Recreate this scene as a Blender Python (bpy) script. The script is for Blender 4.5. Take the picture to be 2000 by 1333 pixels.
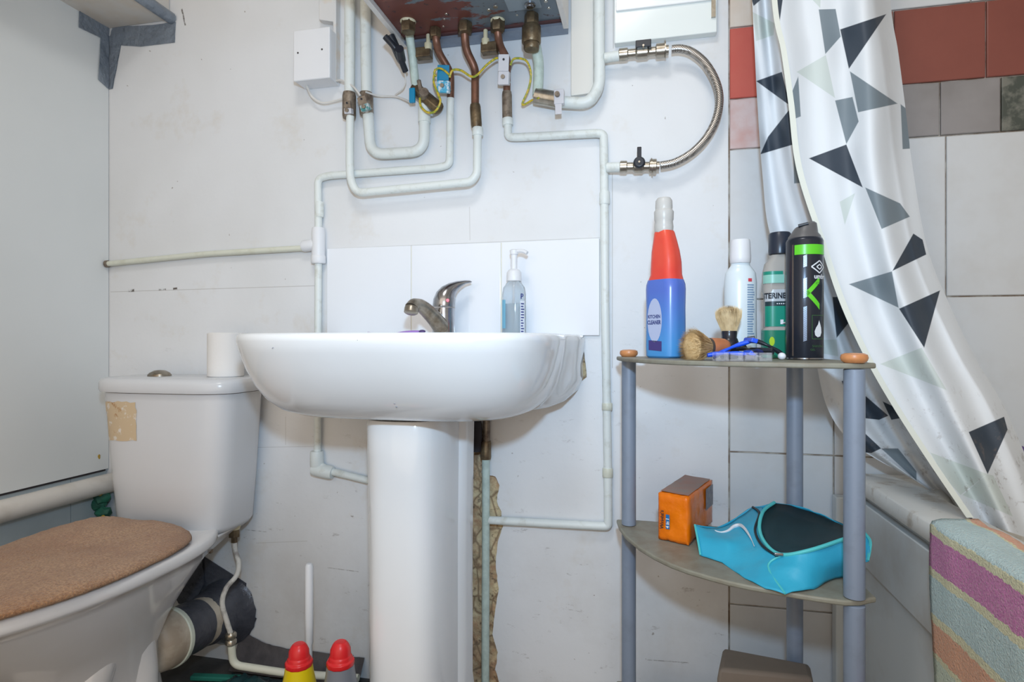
import bpy, bmesh, math, random
from mathutils import Vector, Matrix, noise, geometry
random.seed(7)
PI = math.pi
for o in list(bpy.data.objects): bpy.data.objects.remove(o)
S = bpy.context.scene
# ------------------------------------------------------------ camera
D = 1.326; CH = 0.82; FPX = 1155.0; YAW = math.radians(12.5)
TX, TY = 1000.0, 667.0
cam = bpy.data.objects.new('camera', bpy.data.cameras.new('camera'))
S.collection.objects.link(cam); S.camera = cam
cam.location = (0, -D, CH); cam.rotation_euler = (PI/2, 0, YAW)
cam.data.sensor_width = 36; cam.data.lens = FPX/2000*36; cam.data.clip_start = 0.02
# ------------------------------------------------------------ light
W = bpy.data.worlds.new('world'); S.world = W; W.use_nodes = True
W.node_tree.nodes['Background'].inputs[0].default_value = (1.0, 0.84, 0.67, 1)
W.node_tree.nodes['Background'].inputs[1].default_value = 1.38
def lamp(name, kind, loc, rot, energy, col, **k):
    l = bpy.data.lights.new(name, kind); l.energy = energy; l.color = col
    for a, b in k.items(): setattr(l, a, b)
    o = bpy.data.objects.new(name, l); S.collection.objects.link(o)
    o.location = loc; o.rotation_euler = rot; return o
lamp('camera_flash', 'SPOT', (0.02, -D-0.04, CH+0.235), (PI/2+0.01, 0, YAW+.0), 41, (0.50, 0.74, 1.0), spot_size=math.radians(116), spot_blend=1.0, shadow_soft_size=0.03)
lamp('ceiling_lamp', 'AREA', (-0.2, -1.2, 2.26), (0, 0, 0), 10, (0.96, 0.95, 0.92), shape='DISK', size=0.45)
vs = S.view_settings; vs.view_transform = 'Standard'; vs.look = 'None'; vs.exposure = 0.0; vs.gamma = 1; vs.use_curve_mapping = False

# ------------------------------------------------------------ helpers
CY, SY = math.cos(YAW), math.sin(YAW)
def ray(x, y):
    u = (x-TX)/FPX; v = (TY-y)/FPX
    return Vector((CY*u-SY, SY*u+CY, v))
def P(x, y, d):                       # photo point lying d in front of the back wall
    r = ray(x, y); t = (D-d)/r.y
    return Vector((r.x*t, -d, CH+r.z*t))
def PZ(x, y, z):                      # photo point lying at height z
    r = ray(x, y); t = (z-CH)/r.z
    return Vector((r.x*t, -D+r.y*t, z))
def PX(x, y, X):                      # photo point lying on the plane at X
    r = ray(x, y); t = X/r.x
    return Vector((X, -D+r.y*t, CH+r.z*t))
def lin(c):
    return tuple(((v/12.92) if v <= 0.04045 else ((v+0.055)/1.055)**2.4) for v in [q/255 for q in c])

class NT:
    def __init__(s, m): s.t = m.node_tree; s.n = s.t.nodes; s.l = s.t.links
    def new(s, typ, **k):
        n = s.n.new(typ)
        for a, b in k.items(): setattr(n, a, b)
        return n
    def put(s, sock, v):
        if isinstance(v, bpy.types.NodeSocket): s.l.new(v, sock)
        else: sock.default_value = v
    def math(s, op, a, b=None, c=None):
        n = s.new('ShaderNodeMath', operation=op); s.put(n.inputs[0], a)
        if b is not None: s.put(n.inputs[1], b)
        if c is not None: s.put(n.inputs[2], c)
        return n.outputs[0]
    def mix(s, f, a, b):
        n = s.new('ShaderNodeMix', data_type='RGBA'); s.put(n.inputs[0], f)
        s.put(n.inputs[6], a if isinstance(a, bpy.types.NodeSocket) else (*a[:3], 1))
        s.put(n.inputs[7], b if isinstance(b, bpy.types.NodeSocket) else (*b[:3], 1))
        return n.outputs[2]
    def noise(s, vec, scale, detail=3, rough=.5):
        n = s.new('ShaderNodeTexNoise'); s.l.new(vec, n.inputs['Vector'])
        n.inputs['Scale'].default_value = scale; n.inputs['Detail'].default_value = detail
        n.inputs['Roughness'].default_value = rough
        return n.outputs['Fac']
    def ramp(s, f, lo, hi):
        n = s.new('ShaderNodeMapRange'); s.put(n.inputs[0], f); n.inputs[1].default_value = lo; n.inputs[2].default_value = hi
        n.inputs[3].default_value = 0; n.inputs[4].default_value = 1; n.clamp = True
        return n.outputs[0]
    def scaled(s, vec, v):
        n = s.new('ShaderNodeMapping'); s.l.new(vec, n.inputs[0]); n.inputs['Scale'].default_value = v
        return n.outputs[0]
    def polys(s, vec1, plist, soft=0.0006):      # vec1 = (u, v, 1); union of convex outlines
        out = None
        for p in plist:
            h = hull(p); cur = None
            for i in range(len(h)):
                a, b = h[i], h[(i+1) % len(h)]
                nx, ny = -(b[1]-a[1]), (b[0]-a[0]); L = math.hypot(nx, ny) or 1
                nx /= L; ny /= L; c = -(nx*a[0]+ny*a[1])
                n = s.new('ShaderNodeVectorMath', operation='DOT_PRODUCT'); s.l.new(vec1, n.inputs[0]); n.inputs[1].default_value = (nx, ny, c)
                cur = n.outputs['Value'] if cur is None else s.math('MINIMUM', cur, n.outputs['Value'])
            out = cur if out is None else s.math('MAXIMUM', out, cur)
        return s.ramp(out, -soft, soft)
def hull(pts):
    pts = sorted(set((float(a), float(b)) for a, b in pts))
    def cr(o, a, b): return (a[0]-o[0])*(b[1]-o[1])-(a[1]-o[1])*(b[0]-o[0])
    lo = []
    for p in pts:
        while len(lo) > 1 and cr(lo[-2], lo[-1], p) <= 0: lo.pop()
        lo.append(p)
    up = []
    for p in reversed(pts):
        while len(up) > 1 and cr(up[-2], up[-1], p) <= 0: up.pop()
        up.append(p)
    return lo[:-1]+up[:-1]

def M(name, col, rough=.5, metal=0., var=None, bump=None, trans=0., alpha=1., coat=0., ior=1.45, sss=0., sheen=0., spec=.5):
    """col 0-255; var=(scale, amount, col2, lo, hi); bump=(scale, strength, distance)"""
    m = bpy.data.materials.new(name); m.use_nodes = True; t = NT(m)
    b = t.n['Principled BSDF']; c = lin(col)
    b.inputs['Base Color'].default_value = (*c, 1); b.inputs['Roughness'].default_value = rough
    b.inputs['Metallic'].default_value = metal; b.inputs['Transmission Weight'].default_value = trans
    b.inputs['Alpha'].default_value = alpha; b.inputs['Coat Weight'].default_value = coat; b.inputs['IOR'].default_value = ior
    b.inputs['Specular IOR Level'].default_value = spec
    if sss: b.inputs['Subsurface Weight'].default_value = sss; b.inputs['Subsurface Scale'].default_value = .01
    if sheen: b.inputs['Sheen Weight'].default_value = sheen; b.inputs['Sheen Roughness'].default_value = .6
    tc = t.new('ShaderNodeTexCoord').outputs['Object']
    if var:
        f = t.ramp(t.noise(tc, var[0], 4, .6), var[3] if len(var) > 3 else .4, var[4] if len(var) > 4 else .65)
        f = t.math('MULTIPLY', f, var[1]); t.l.new(t.mix(f, c, lin(var[2])), b.inputs['Base Color'])
    if bump:
        n = t.new('ShaderNodeBump'); n.inputs['Strength'].default_value = bump[1]; n.inputs['Distance'].default_value = bump[2]
        t.l.new(t.noise(tc, bump[0], 4), n.inputs['Height']); t.l.new(n.outputs[0], b.inputs['Normal'])
    return m

ORG = {}
def tag(o, label=None, cat=None, group=None, kind=None):
    if label: o['label'] = label
    if cat: o['category'] = cat
    if group: o['group'] = group
    if kind: o['kind'] = kind
    return o
def thing(name, label, cat, loc, group=None):
    o = bpy.data.objects.new(name, None); S.collection.objects.link(o); o.location = loc
    o.empty_display_size = .03; ORG[o.name] = Vector(loc); return tag(o, label, cat, group)
def obj(name, bm, mat, parent=None, label=None, cat=None, group=None, kind=None, smooth=True, keep=False, sub=0, bev=0, angle=40):
    """bm in world coordinates; becomes one mesh object"""
    bmesh.ops.remove_doubles(bm, verts=bm.verts, dist=1e-6)
    bmesh.ops.recalc_face_normals(bm, faces=bm.faces)
    if parent is not None: org = ORG[parent.name]
    elif keep: org = Vector((0, 0, 0))
    else:
        xs = [v.co.x for v in bm.verts]; ys = [v.co.y for v in bm.verts]; zs = [v.co.z for v in bm.verts]
        org = Vector(((min(xs)+max(xs))/2, (min(ys)+max(ys))/2, min(zs)))
    for v in bm.verts: v.co -= org
    me = bpy.data.meshes.new(name); 
    for f in bm.faces: f.smooth = smooth
    if smooth:
        for e in bm.edges:
            if len(e.link_faces) == 2 and e.calc_face_angle(0) > math.radians(angle): e.smooth = False
    bm.to_mesh(me); bm.free()
    for mm in (mat if isinstance(mat, (list, tuple)) else [mat]): me.materials.append(mm)
    o = bpy.data.objects.new(name, me); S.collection.objects.link(o)
    if parent is not None: o.parent = parent
    else: o.location = org
    ORG[o.name] = Vector(org)
    if bev:
        b = o.modifiers.new('bevel', 'BEVEL'); b.width = bev; b.segments = 3; b.limit_method = 'ANGLE'; b.angle_limit = math.radians(35)
    if sub:
        s = o.modifiers.new('subdivision', 'SUBSURF'); s.levels = sub; s.render_levels = sub
    return tag(o, label, cat, group, kind)
def B(): return bmesh.new()
def box(bm, lo, hi, M4=None, mi=0):
    vs = [bm.verts.new((x, y, z)) for x in (lo[0], hi[0]) for y in (lo[1], hi[1]) for z in (lo[2], hi[2])]
    for f in ((0,1,3,2),(4,6,7,5),(0,4,5,1),(2,3,7,6),(0,2,6,4),(1,5,7,3)):
        bm.faces.new([vs[i] for i in f]).material_index = mi
    if M4:
        for v in vs: v.co = M4 @ v.co
    return vs
def loft(bm, rings, cap0=True, cap1=True, closed=True, mi=0):
    R = [[bm.verts.new(p) for p in r] for r in rings]; n = len(rings[0])
    for a, b in zip(R, R[1:]):
        for i in range(n if closed else n-1):
            j = (i+1) % n
            try: bm.faces.new((a[i], a[j], b[j], b[i])).material_index = mi
            except ValueError: pass
    if cap0: bm.faces.new(R[0]).material_index = mi
    if cap1: bm.faces.new(R[-1]).material_index = mi
    return R
def lathe(bm, prof, c, n=40, axis=Vector((0,0,1)), mi=0, sx=1, sy=1, caps=True):
    """prof = [(radius, height)] along axis from c"""
    axis = axis.normalized(); a = axis.orthogonal().normalized(); b = axis.cross(a)
    if abs(axis.z) > .999: a, b = Vector((1,0,0)), Vector((0,1,0))
    c = Vector(c)
    return loft(bm, [[c+axis*h+a*(r*sx*math.cos(2*PI*i/n))+b*(r*sy*math.sin(2*PI*i/n)) for i in range(n)] for r, h in prof], caps, caps, mi=mi)
def fillet(pts, r, seg=8):
    out = [pts[0]]
    for i in range(1, len(pts)-1):
        p, a, b = pts[i], pts[i-1], pts[i+1]
        rr = r[i] if isinstance(r, (list, tuple)) else r
        da, db = (a-p), (b-p); k = min(rr, da.length*.48, db.length*.48)
        s, e = p+da.normalized()*k, p+db.normalized()*k
        for q in range(seg+1):
            t = q/seg; out.append(s*(1-t)**2+p*2*t*(1-t)+e*t*t)
    out.append(pts[-1]); return out
def smooth_path(pts, k=8):
    out = []
    for i in range(len(pts)-1):
        p0 = pts[max(i-1,0)]; p1 = pts[i]; p2 = pts[i+1]; p3 = pts[min(i+2, len(pts)-1)]
        for q in range(k):
            t = q/k; out.append(.5*((2*p1)+(p2-p0)*t+(2*p0-5*p1+4*p2-p3)*t*t+(3*p1-p0-3*p2+p3)*t**3))
    out.append(pts[-1]); return out
def tube(bm, pts, r, n=14, mi=0, wob=0):
    pts = [Vector(p) for p in pts]; rings = []
    tan = (pts[1]-pts[0]).normalized(); nrm = tan.orthogonal().normalized()
    for i, p in enumerate(pts):
        t = (pts[min(i+1, len(pts)-1)]-pts[max(i-1, 0)]).normalized()
        nrm = (nrm-t*nrm.dot(t)).normalized(); bn = t.cross(nrm)
        rr = r(i/(len(pts)-1)) if callable(r) else r
        if wob: rr *= 1+wob*noise.noise(p*90)
        rings.append([p+nrm*rr*math.cos(2*PI*k/n)+bn*rr*math.sin(2*PI*k/n) for k in range(n)])
    loft(bm, rings, mi=mi)
def cyl(bm, a, b, r, n=20, r2=None, mi=0):
    a = Vector(a); b = Vector(b); lathe(bm, [(r, 0), (r if r2 is None else r2, (b-a).length)], a, n, b-a, mi)
def prism(bm, poly, z0, z1, mi=0):
    loft(bm, [[Vector((p[0], p[1], z0)) for p in poly], [Vector((p[0], p[1], z1)) for p in poly]], mi=mi)
def wallplate(bm, pts, d0, d1, mi=0):           # outline given in photo points, standing on the wall
    loft(bm, [[Vector((p.x, -d0, p.z)) for p in pts], [Vector((p.x, -d1, p.z)) for p in pts]], mi=mi)
def crumple(bm, amp, sc, axis=None):
    for v in bm.verts:
        n = noise.noise_vector(v.co*sc)
        v.co += (axis*n.x if axis else n)*amp
def blob(bm, c, r, sub=3, amp=0.0, sc=20, scale=(1,1,1)):
    g = bmesh.ops.create_icosphere(bm, subdivisions=sub, radius=1)
    for v in g['verts']:
        k = 1+amp*noise.noise(v.co*sc*r+Vector(c)*10)
        v.co = Vector(c)+Vector((v.co.x*scale[0], v.co.y*scale[1], v.co.z*scale[2]))*r*k
def rrect(cx, cy, hx, hy, r, n=6, rot=0):
    out = []
    for k, (sx, sy) in enumerate(((1,1),(-1,1),(-1,-1),(1,-1))):
        for i in range(n+1):
            a = PI/2*k+PI/2*i/n
            out.append((sx*(hx-r)+r*math.cos(a), sy*(hy-r)+r*math.sin(a)))
    c, s = math.cos(rot), math.sin(rot)
    return [(cx+x*c-y*s, cy+x*s+y*c) for x, y in out]
def text_geo(txt, size, bold=0.0):
    cu = bpy.data.curves.new('t', 'FONT'); cu.body = txt; cu.size = size; cu.offset = bold; cu.resolution_u = 3
    o = bpy.data.objects.new('t', cu); S.collection.objects.link(o)
    bpy.context.view_layer.update()
    me = bpy.data.meshes.new_from_object(o.evaluated_get(bpy.context.evaluated_depsgraph_get()))
    v = [tuple(q.co) for q in me.vertices]; f = [tuple(p.vertices) for p in me.polygons]
    bpy.data.objects.remove(o); bpy.data.curves.remove(cu); bpy.data.meshes.remove(me)
    return v, f
def text_on(bm, txt, size, fn, bold=0.0, mi=0, center=False):  # fn(tx, ty) -> world point
    v, f = text_geo(txt, size, bold)
    if center and v:
        mx = (min(q[0] for q in v)+max(q[0] for q in v))/2; v = [(q[0]-mx, q[1], 0) for q in v]
    vv = [bm.verts.new(fn(q[0], q[1])) for q in v]
    for a in f:
        try: bm.faces.new([vv[i] for i in a]).material_index = mi
        except ValueError: pass
def view_basis(p):                       # towards the room's viewer side, and its right
    c = Vector((0-p.x, -D-p.y, 0)).normalized(); return c, Vector((-c.y, c.x, 0))
def patch_on_cyl(bm, c, R, b0, b1, z0, z1, n=10, mi=0, e=.0004, basis=None):
    f, r = basis or view_basis(c); rows = []
    for z in (z0, z1):
        rows.append([Vector((c.x, c.y, c.z+z))+(f*math.cos(b0+(b1-b0)*i/n)+r*math.sin(b0+(b1-b0)*i/n))*(R+e) for i in range(n+1)])
    loft(bm, rows, False, False, False, mi)
def cylfn(c, R, b0, z0, basis=None, e=.0007):
    f, r = basis or view_basis(c)
    return lambda tx, ty: Vector((c.x, c.y, c.z+z0+ty))+(f*math.cos(b0+tx/R)+r*math.sin(b0+tx/R))*(R+e)

# ------------------------------------------------------------ materials
ceramic = M('white_ceramic', (236, 238, 240), .12, coat=.4, var=(3, .25, (226, 224, 220)))
ceramic_old = M('cistern_ceramic', (211, 213, 217), .22, var=(3, .3, (204, 204, 204)))
pan_cer = M('pan_ceramic', (228, 228, 230), .10, coat=.3, var=(2.2, .4, (206, 200, 192)))
paintpipe = M('painted_pipe', (222, 228, 226), .42, var=(40, .5, (186, 186, 174), .55, .72), bump=(120, .25, .002))
creampipe = M('cream_painted_pipe', (214, 216, 202), .4, var=(30, .4, (186, 184, 160), .5, .75), bump=(100, .25, .002))
palegreen = M('pale_green_paint', (196, 212, 204), .5, var=(60, .5, (160, 176, 168)), bump=(120, .4, .002))
copper = M('aged_copper', (140, 100, 82), .42, .6, var=(30, .8, (96, 72, 62)))
brass = M('tarnished_brass', (128, 112, 88), .4, .7, var=(50, .8, (80, 68, 56)), bump=(160, .3, .002))
oldmetal = M('stained_metal', (150, 138, 124), .5, .5, var=(60, .8, (88, 74, 64)), bump=(150, .4, .002))
nickel = M('nickel_fitting', (186, 180, 168), .28, .85, var=(60, .5, (130, 116, 96)))
chrome = M('chrome', (176, 178, 184), .16, 1., var=(30, .55, (120, 112, 100), .45, .75))
chrome_d = M('limescaled_chrome', (160, 152, 140), .32, .85, var=(45, .8, (112, 98, 80)))
black_pl = M('black_plastic', (38, 42, 50), .35)
white_pl = M('white_plastic', (226, 228, 232), .4)
cream_pl = M('cream_plastic', (206, 198, 168), .45)
red_pl = M('red_plastic', (214, 38, 42), .32)
yellow_pl = M('yellow_plastic', (218, 194, 20), .3)
grey_pl = M('grey_plastic', (120, 124, 132), .3)
ducttape = M('silver_duct_tape', (132, 142, 154), .34, .2, var=(14, .5, (104, 114, 128)), bump=(38, .9, .010))
ducttape_dark = M('dark_duct_tape', (82, 84, 92), .32, .15, var=(14, .6, (54, 56, 66)), bump=(50, .7, .006))
greytube = M('grey_painted_post', (134, 146, 164), .38, .1, var=(35, .5, (118, 126, 138), .5, .8))
wood_cap = M('orange_wood', (208, 142, 92), .35, var=(60, .5, (180, 112, 66)))
glass_edge = M('dusty_shelf_glass', (140, 138, 124), .5, var=(28, .6, (120, 108, 92)), bump=(80, .2, .002))
yg = M('yellow_green_wire', (206, 178, 56), .45, var=(160, .8, (120, 150, 60), .5, .55))
white_wire = M('white_cable', (212, 210, 206), .5)
blue_tag = M('blue_tag', (0, 132, 176), .35)
white_tag = M('white_metal_tag', (208, 208, 214), .3)
dark_hole = M('dark_recess', (44, 40, 44), .8)
bristle = M('brush_bristle', (228, 206, 164), .7, var=(90, .5, (186, 154, 108)))
bristle2 = M('brush_bristle_worn', (216, 186, 138), .7, var=(90, .6, (190, 152, 98)))

# ------------------------------------------------------------ setting: walls
def wall_material():
    m = bpy.data.materials.new('painted_board'); m.use_nodes = True; t = NT(m); b = t.n['Principled BSDF']
    tc = t.new('ShaderNodeTexCoord').outputs['Object']
    sp = t.new('ShaderNodeSeparateXYZ'); t.l.new(tc, sp.inputs[0])
    cb = t.new('ShaderNodeCombineXYZ'); t.l.new(sp.outputs[0], cb.inputs[0]); t.l.new(sp.outputs[2], cb.inputs[1]); cb.inputs[2].default_value = 1
    v1 = cb.outputs[0]
    base = t.mix(t.ramp(t.noise(tc, 2.2, 3), .4, .65), lin((224, 226, 229)), lin((215, 216, 217)))
    def seg(x0, y0, x1, y1, w):
        a, c = P(x0, y0, 0), P(x1, y1, 0); a = Vector((a.x, a.z)); c = Vector((c.x, c.z))
        n = (c-a).normalized(); n = Vector((-n.y, n.x))*w/2
        return [tuple(a+n), tuple(c+n), tuple(c-n), tuple(a-n)]
    faint = [seg(216,571,615,559,.0015), seg(917,405,918,470,.001), seg(640,487,1172,465,.0012), seg(500,690,560,688,.001), seg(558,815,558,870,.001), seg(500,875,620,873,.001),
             seg(1198,0,1198,95,.002), seg(1196,340,1196,720,.0016), seg(1372,40,1400,38,.001), seg(500,1062,600,1058,.001)]
    base = t.mix(t.math('MULTIPLY', t.polys(v1, faint), .55), base, lin((150, 146, 140)))
    chips = [seg(250,569,262,568,.007), seg(310,567,324,566,.004), seg(338,565,346,564,.005), 
             seg(355,18,362,50,.004), seg(1262,1290,1345,1296,.001), seg(480,1036,520,1040,.001), seg(640,1110,700,1118,.001)]
    sc = t.noise(t.scaled(tc, (1, 1, 1)), 55, 5, .75)
    base = t.mix(t.math('MULTIPLY', t.polys(v1, chips, .0012), t.ramp(sc, .38, .55)), base, lin((84, 76, 70)))
    # warm stains, and scuffs over the lower half
    st = t.math('MULTIPLY', t.ramp(t.noise(tc, 5.5, 5, .7), .56, .76), .38)
    base = t.mix(st, base, lin((196, 182, 158)))
    low = t.ramp(sp.outputs[2], .95, .35)
    scr = t.ramp(t.noise(t.scaled(tc, (1, 1, 2.8)), 16, 8, .82), .595, .645)
    base = t.mix(t.math('MULTIPLY', t.math('MULTIPLY', scr, low), .5), base, lin((132, 124, 120)))
    spots = t.ramp(t.noise(tc, 70, 2, .4), .755, .78)
    base = t.mix(t.math('MULTIPLY', spots, .6), base, lin((120, 104, 92)))
    grime = t.math('MULTIPLY', t.ramp(t.noise(tc, 3.2, 5, .65), .45, .7), t.ramp(sp.outputs[2], .55, .1))
    base = t.mix(t.math('MULTIPLY', grime, .45), base, lin((176, 170, 164)))
    t.l.new(base, b.inputs['Base Color']); b.inputs['Roughness'].default_value = .5
    bp = t.new('ShaderNodeBump'); bp.inputs['Strength'].default_value = .35; bp.inputs['Distance'].default_value = .004
    t.l.new(t.noise(tc, 18, 5), bp.inputs['Height']); t.l.new(bp.outputs[0], b.inputs['Normal'])
    return m
wallm = wall_material()
plain = M('plain_painted_wall', (222, 224, 225), .5, var=(2, .5, (212, 214, 214)), bump=(16, .25, .003))
XL, XR, XT = -1.422, 1.12, 0.1765        # left wall, right wall, where boards end and tiles start
YF = -2.3; ZC = 2.3
# holes in the board layer
hole1 = [(922,822),(940,822),(948,868),(940,925),(968,932),(976,950),(970,980),(978,1000),(982,1030),(972,1060),(968,1110),(974,1150),(966,1200),(962,1240),(972,1275),(968,1310),(978,1345),(972,1420),(915,1420),(915,1300),(918,1000)]
hole2 = [(1130,668),(1138,672),(1143,705),(1146,738),(1133,748),(1117,735),(1119,715)]
def wobble(poly, k=5, amp=.0022):
    out = []
    for i in range(len(poly)):
        a, b = poly[i], poly[(i+1) % len(poly)]
        for q in range(k):
            p = a.lerp(b, q/k); out.append(p+Vector((noise.noise(p*70)*amp, 0, noise.noise(p*90+Vector((5,5,5)))*amp)))
    return out
H1 = wobble([P(x, y, 0) for x, y in hole1]); H2 = wobble([P(x, y, 0) for x, y in hole2], amp=.001)
H1 = [Vector((p.x, 0, max(p.z, 0.012))) for p in H1]
outer = [Vector((XL-.1, 0, 0)), Vector((XT, 0, 0)), Vector((XT, 0, ZC)), Vector((XL-.1, 0, ZC))]
loops = [outer, H1, H2]
flat = [p for l in loops for p in l]
tri = geometry.tessellate_polygon([[Vector((p.x, p.z, 0)) for p in l] for l in loops])
bm = B(); vv = [bm.verts.new(p) for p in flat]
for a in tri:
    try: bm.faces.new([vv[i] for i in a])
    except ValueError: pass
s = 0
for l in loops:
    n = len(l); back = [bm.verts.new(p+Vector((0, .022, 0))) for p in l]
    for i in range(n):
        try: bm.faces.new((vv[s+i], vv[s+(i+1) % n], back[(i+1) % n], back[i])).material_index = 1
        except ValueError: pass
    s += n
plaster_edge = M('broken_plaster', (196, 180, 156), .9, var=(60, .7, (150, 122, 96)), bump=(80, .8, .004))
obj('wall_back', bm, [wallm, plaster_edge], kind='structure', keep=True, smooth=False)
# rough masonry behind
def brick_material():
    m = bpy.data.materials.new('exposed_masonry'); m.use_nodes = True; t = NT(m); b = t.n['Principled BSDF']
    tc = t.new('ShaderNodeTexCoord').outputs['Object']
    c = t.mix(t.ramp(t.noise(tc, 22, 5, .7), .42, .6), lin((214, 196, 158)), lin((186, 150, 116)))
    c = t.mix(t.ramp(t.noise(tc, 60, 4, .7), .55, .68), c, lin((120, 98, 78)))
    vo = t.new('ShaderNodeTexVoronoi', feature='DISTANCE_TO_EDGE'); t.l.new(t.scaled(tc, (24, 24, 18)), vo.inputs['Vector']); vo.inputs['Scale'].default_value = 1
    c = t.mix(t.ramp(vo.outputs['Distance'], .07, .0), c, lin((140, 116, 90)))
    t.l.new(c, b.inputs['Base Color']); b.inputs['Roughness'].default_value = .85
    bp = t.new('ShaderNodeBump'); bp.inputs['Strength'].default_value = .8; bp.inputs['Distance'].default_value = .01
    t.l.new(t.noise(tc, 40, 5), bp.inputs['Height']); t.l.new(bp.outputs[0], b.inputs['Normal'])
    return m
brickm = brick_material()
def rough_plane(x0, x1, z0, z1, y, nx, nz, amp):
    bm = B(); g = [[bm.verts.new((x0+(x1-x0)*i/nx, y, z0+(z1-z0)*j/nz)) for i in range(nx+1)] for j in range(nz+1)]
    for j in range(nz):
        for i in range(nx): bm.faces.new((g[j][i], g[j][i+1], g[j+1][i+1], g[j+1][i]))
    for v in bm.verts: v.co.y += amp*noise.fractal(v.co*28, .8, 2, 4)
    return bm
obj('trim_1', rough_plane(-.42, -.26, 0.0, .72, .012, 26, 110, .008), brickm, kind='structure', keep=True)
obj('trim_2', rough_plane(-.17, -.10, .70, .84, .010, 18, 36, .007), brickm, kind='structure', keep=True)
# tiled part of the back wall
tile_w = M('glazed_white_tile', (208, 211, 214), .22, var=(9, .5, (196, 195, 193), .45, .72), bump=(9, .12, .004))
tile_s = M('splash_tile', (230, 234, 240), .10, coat=.3)
tile_r = M('terracotta_tile', (134, 76, 66), .35, var=(8, .4, (120, 66, 58)))
tile_r2 = M('terracotta_tile_bright', (194, 96, 84), .35, var=(20, .4, (190, 84, 76)))
tile_g = M('grey_tile', (146, 142, 142), .35, var=(7, .6, (124, 120, 118)))
tile_dg = M('mottled_green_grey_tile', (120, 120, 112), .4, var=(30, .9, (66, 72, 66), .42, .55))
tile_p = M('pinkish_painted_tile', (206, 186, 184), .4, var=(18, .7, (196, 150, 142), .45, .7))
tile_b = M('beige_tile', (214, 204, 194), .4, var=(12, .4, (200, 180, 160)))
grout = M('grubby_grout', (200, 194, 184), .9, var=(24, .8, (126, 100, 76), .42, .62))
bm = B(); box(bm, (XT, .009, 0), (XR+.1, .06, ZC)); box(bm, (XL-.1, .022, 0), (XT, .06, ZC))
obj('wall_back_base', bm, grout, kind='structure', keep=True, smooth=False)
# the back of the board hole needs the masonry itself, not the base
rows = [(-.80,-.56,'w'),(-.56,-.236,'w'),(-.236,.088,'w'),(.088,.4075,'w'),(.4075,.5150,'g'),(.5150,.6665,'r'),(.6665,.82,'w2'),(.82,1.14,'w'),(1.14,1.46,'w')]
bm = B(); mats = [tile_w, tile_r, tile_g, tile_p, tile_b, tile_r2, tile_dg]
def tile(x0, x1, z0, z1, mi):
    g = .0016; z0 = max(z0, 0); x0 = max(x0, XT)
    if x1-x0 < .006: return
    j = random.uniform(-.0006, .0006)
    a = [(x0+g, .010), (x1-g, .010)]
    b = .0014
    R = [[Vector((x0+g, .010, z0+g)), Vector((x1-g, .010, z0+g)), Vector((x1-g, .010, z1-g)), Vector((x0+g, .010, z1-g))],
         [Vector((x0+g, .004+j, z0+g)), Vector((x1-g, .004+j, z0+g)), Vector((x1-g, .004+j, z1-g)), Vector((x0+g, .004+j, z1-g))],
         [Vector((x0+g+b, .003+j, z0+g+b)), Vector((x1-g-b, .003+j, z0+g+b)), Vector((x1-g-b, .003+j, z1-g-b)), Vector((x0+g+b, .003+j, z1-g-b))]]
    loft(bm, R, False, True, mi=mi)
for z0, z1, k in rows:
    z0 += CH; z1 += CH
    if k == 'w':
        x = .179-.0; 
        xs = [.179, .3825, .586, .7895, .993, 1.1965]
        for a, b_ in zip(xs, xs[1:]): tile(a, min(b_, XR), z0, z1, 0)
    elif k == 'g':
        xs = [.5755+.1045*i for i in range(-4, 6)]
        for i, (a, b_) in enumerate(zip(xs, xs[1:])):
            tile(a if i else .179, min(b_, XR), z0, z1, 3 if i < 1 else (6 if i == 5 else 2))
    elif k == 'r':
        xs = [.493+.162*i for i in range(-2, 5)]
        for i, (a, b_) in enumerate(zip(xs, xs[1:])): tile(a if i else .179, min(b_, XR), z0, z1, 5 if i < 1 else 1)
    else:
        xs = [.179+.15*i for i in range(0, 8)]
        for i, (a, b_) in enumerate(zip(xs, xs[1:])): tile(a, min(b_, XR), z0, z1, 4 if i < 1 else 0)
obj('wall_back_tiles', bm, mats, kind='structure', keep=True, smooth=False)
# splashback tiles above the basin
bm = B(); xs = [-.759, -.538, -.318, -.0934]
for a, b_ in zip(xs, xs[1:]):
    box(bm, (a+.0009, -.007, .832), (b_-.0009, .001, 1.047))
obj('trim_3', bm, tile_s, kind='structure', keep=True, smooth=False, bev=.0015)
bm = B(); box(bm, (-.758, -.0045, .833), (-.094, .001, 1.046))
obj('trim_4', bm, M('cream_grout', (226, 220, 200), .8), kind='structure', keep=True, smooth=False)
# left wall: painted panel above, tiles below
bm = B(); box(bm, (XL-.06, YF, 0), (XL, .02, ZC)); obj('wall_left', bm, plain, kind='structure', keep=True, smooth=False)
bm = B(); box(bm, (XL, YF, .476), (XL+.012, -.002, 1.72))
panelm = M('glossy_white_panel', (221, 225, 226), .3, var=(1.6, .4, (208, 213, 214)), bump=(7, .12, .004))
obj('trim_5', bm, panelm, kind='structure', keep=True, smooth=False)
bm = B()
for k in range(10):
    y1 = -.105-.20*k+.2
    for z0 in (.0, .125, .33): box(bm, (XL, max(y1-.2, YF)+.001, z0+.001), (XL+.006, min(y1, -.002)-.001, z0+(.124 if z0 == 0 else .204)))
obj('trim_6', bm, M('blue_grey_wall_tile', (186, 198, 204), .3, var=(6, .5, (168, 180, 184))), kind='structure', keep=True, smooth=False)
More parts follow.
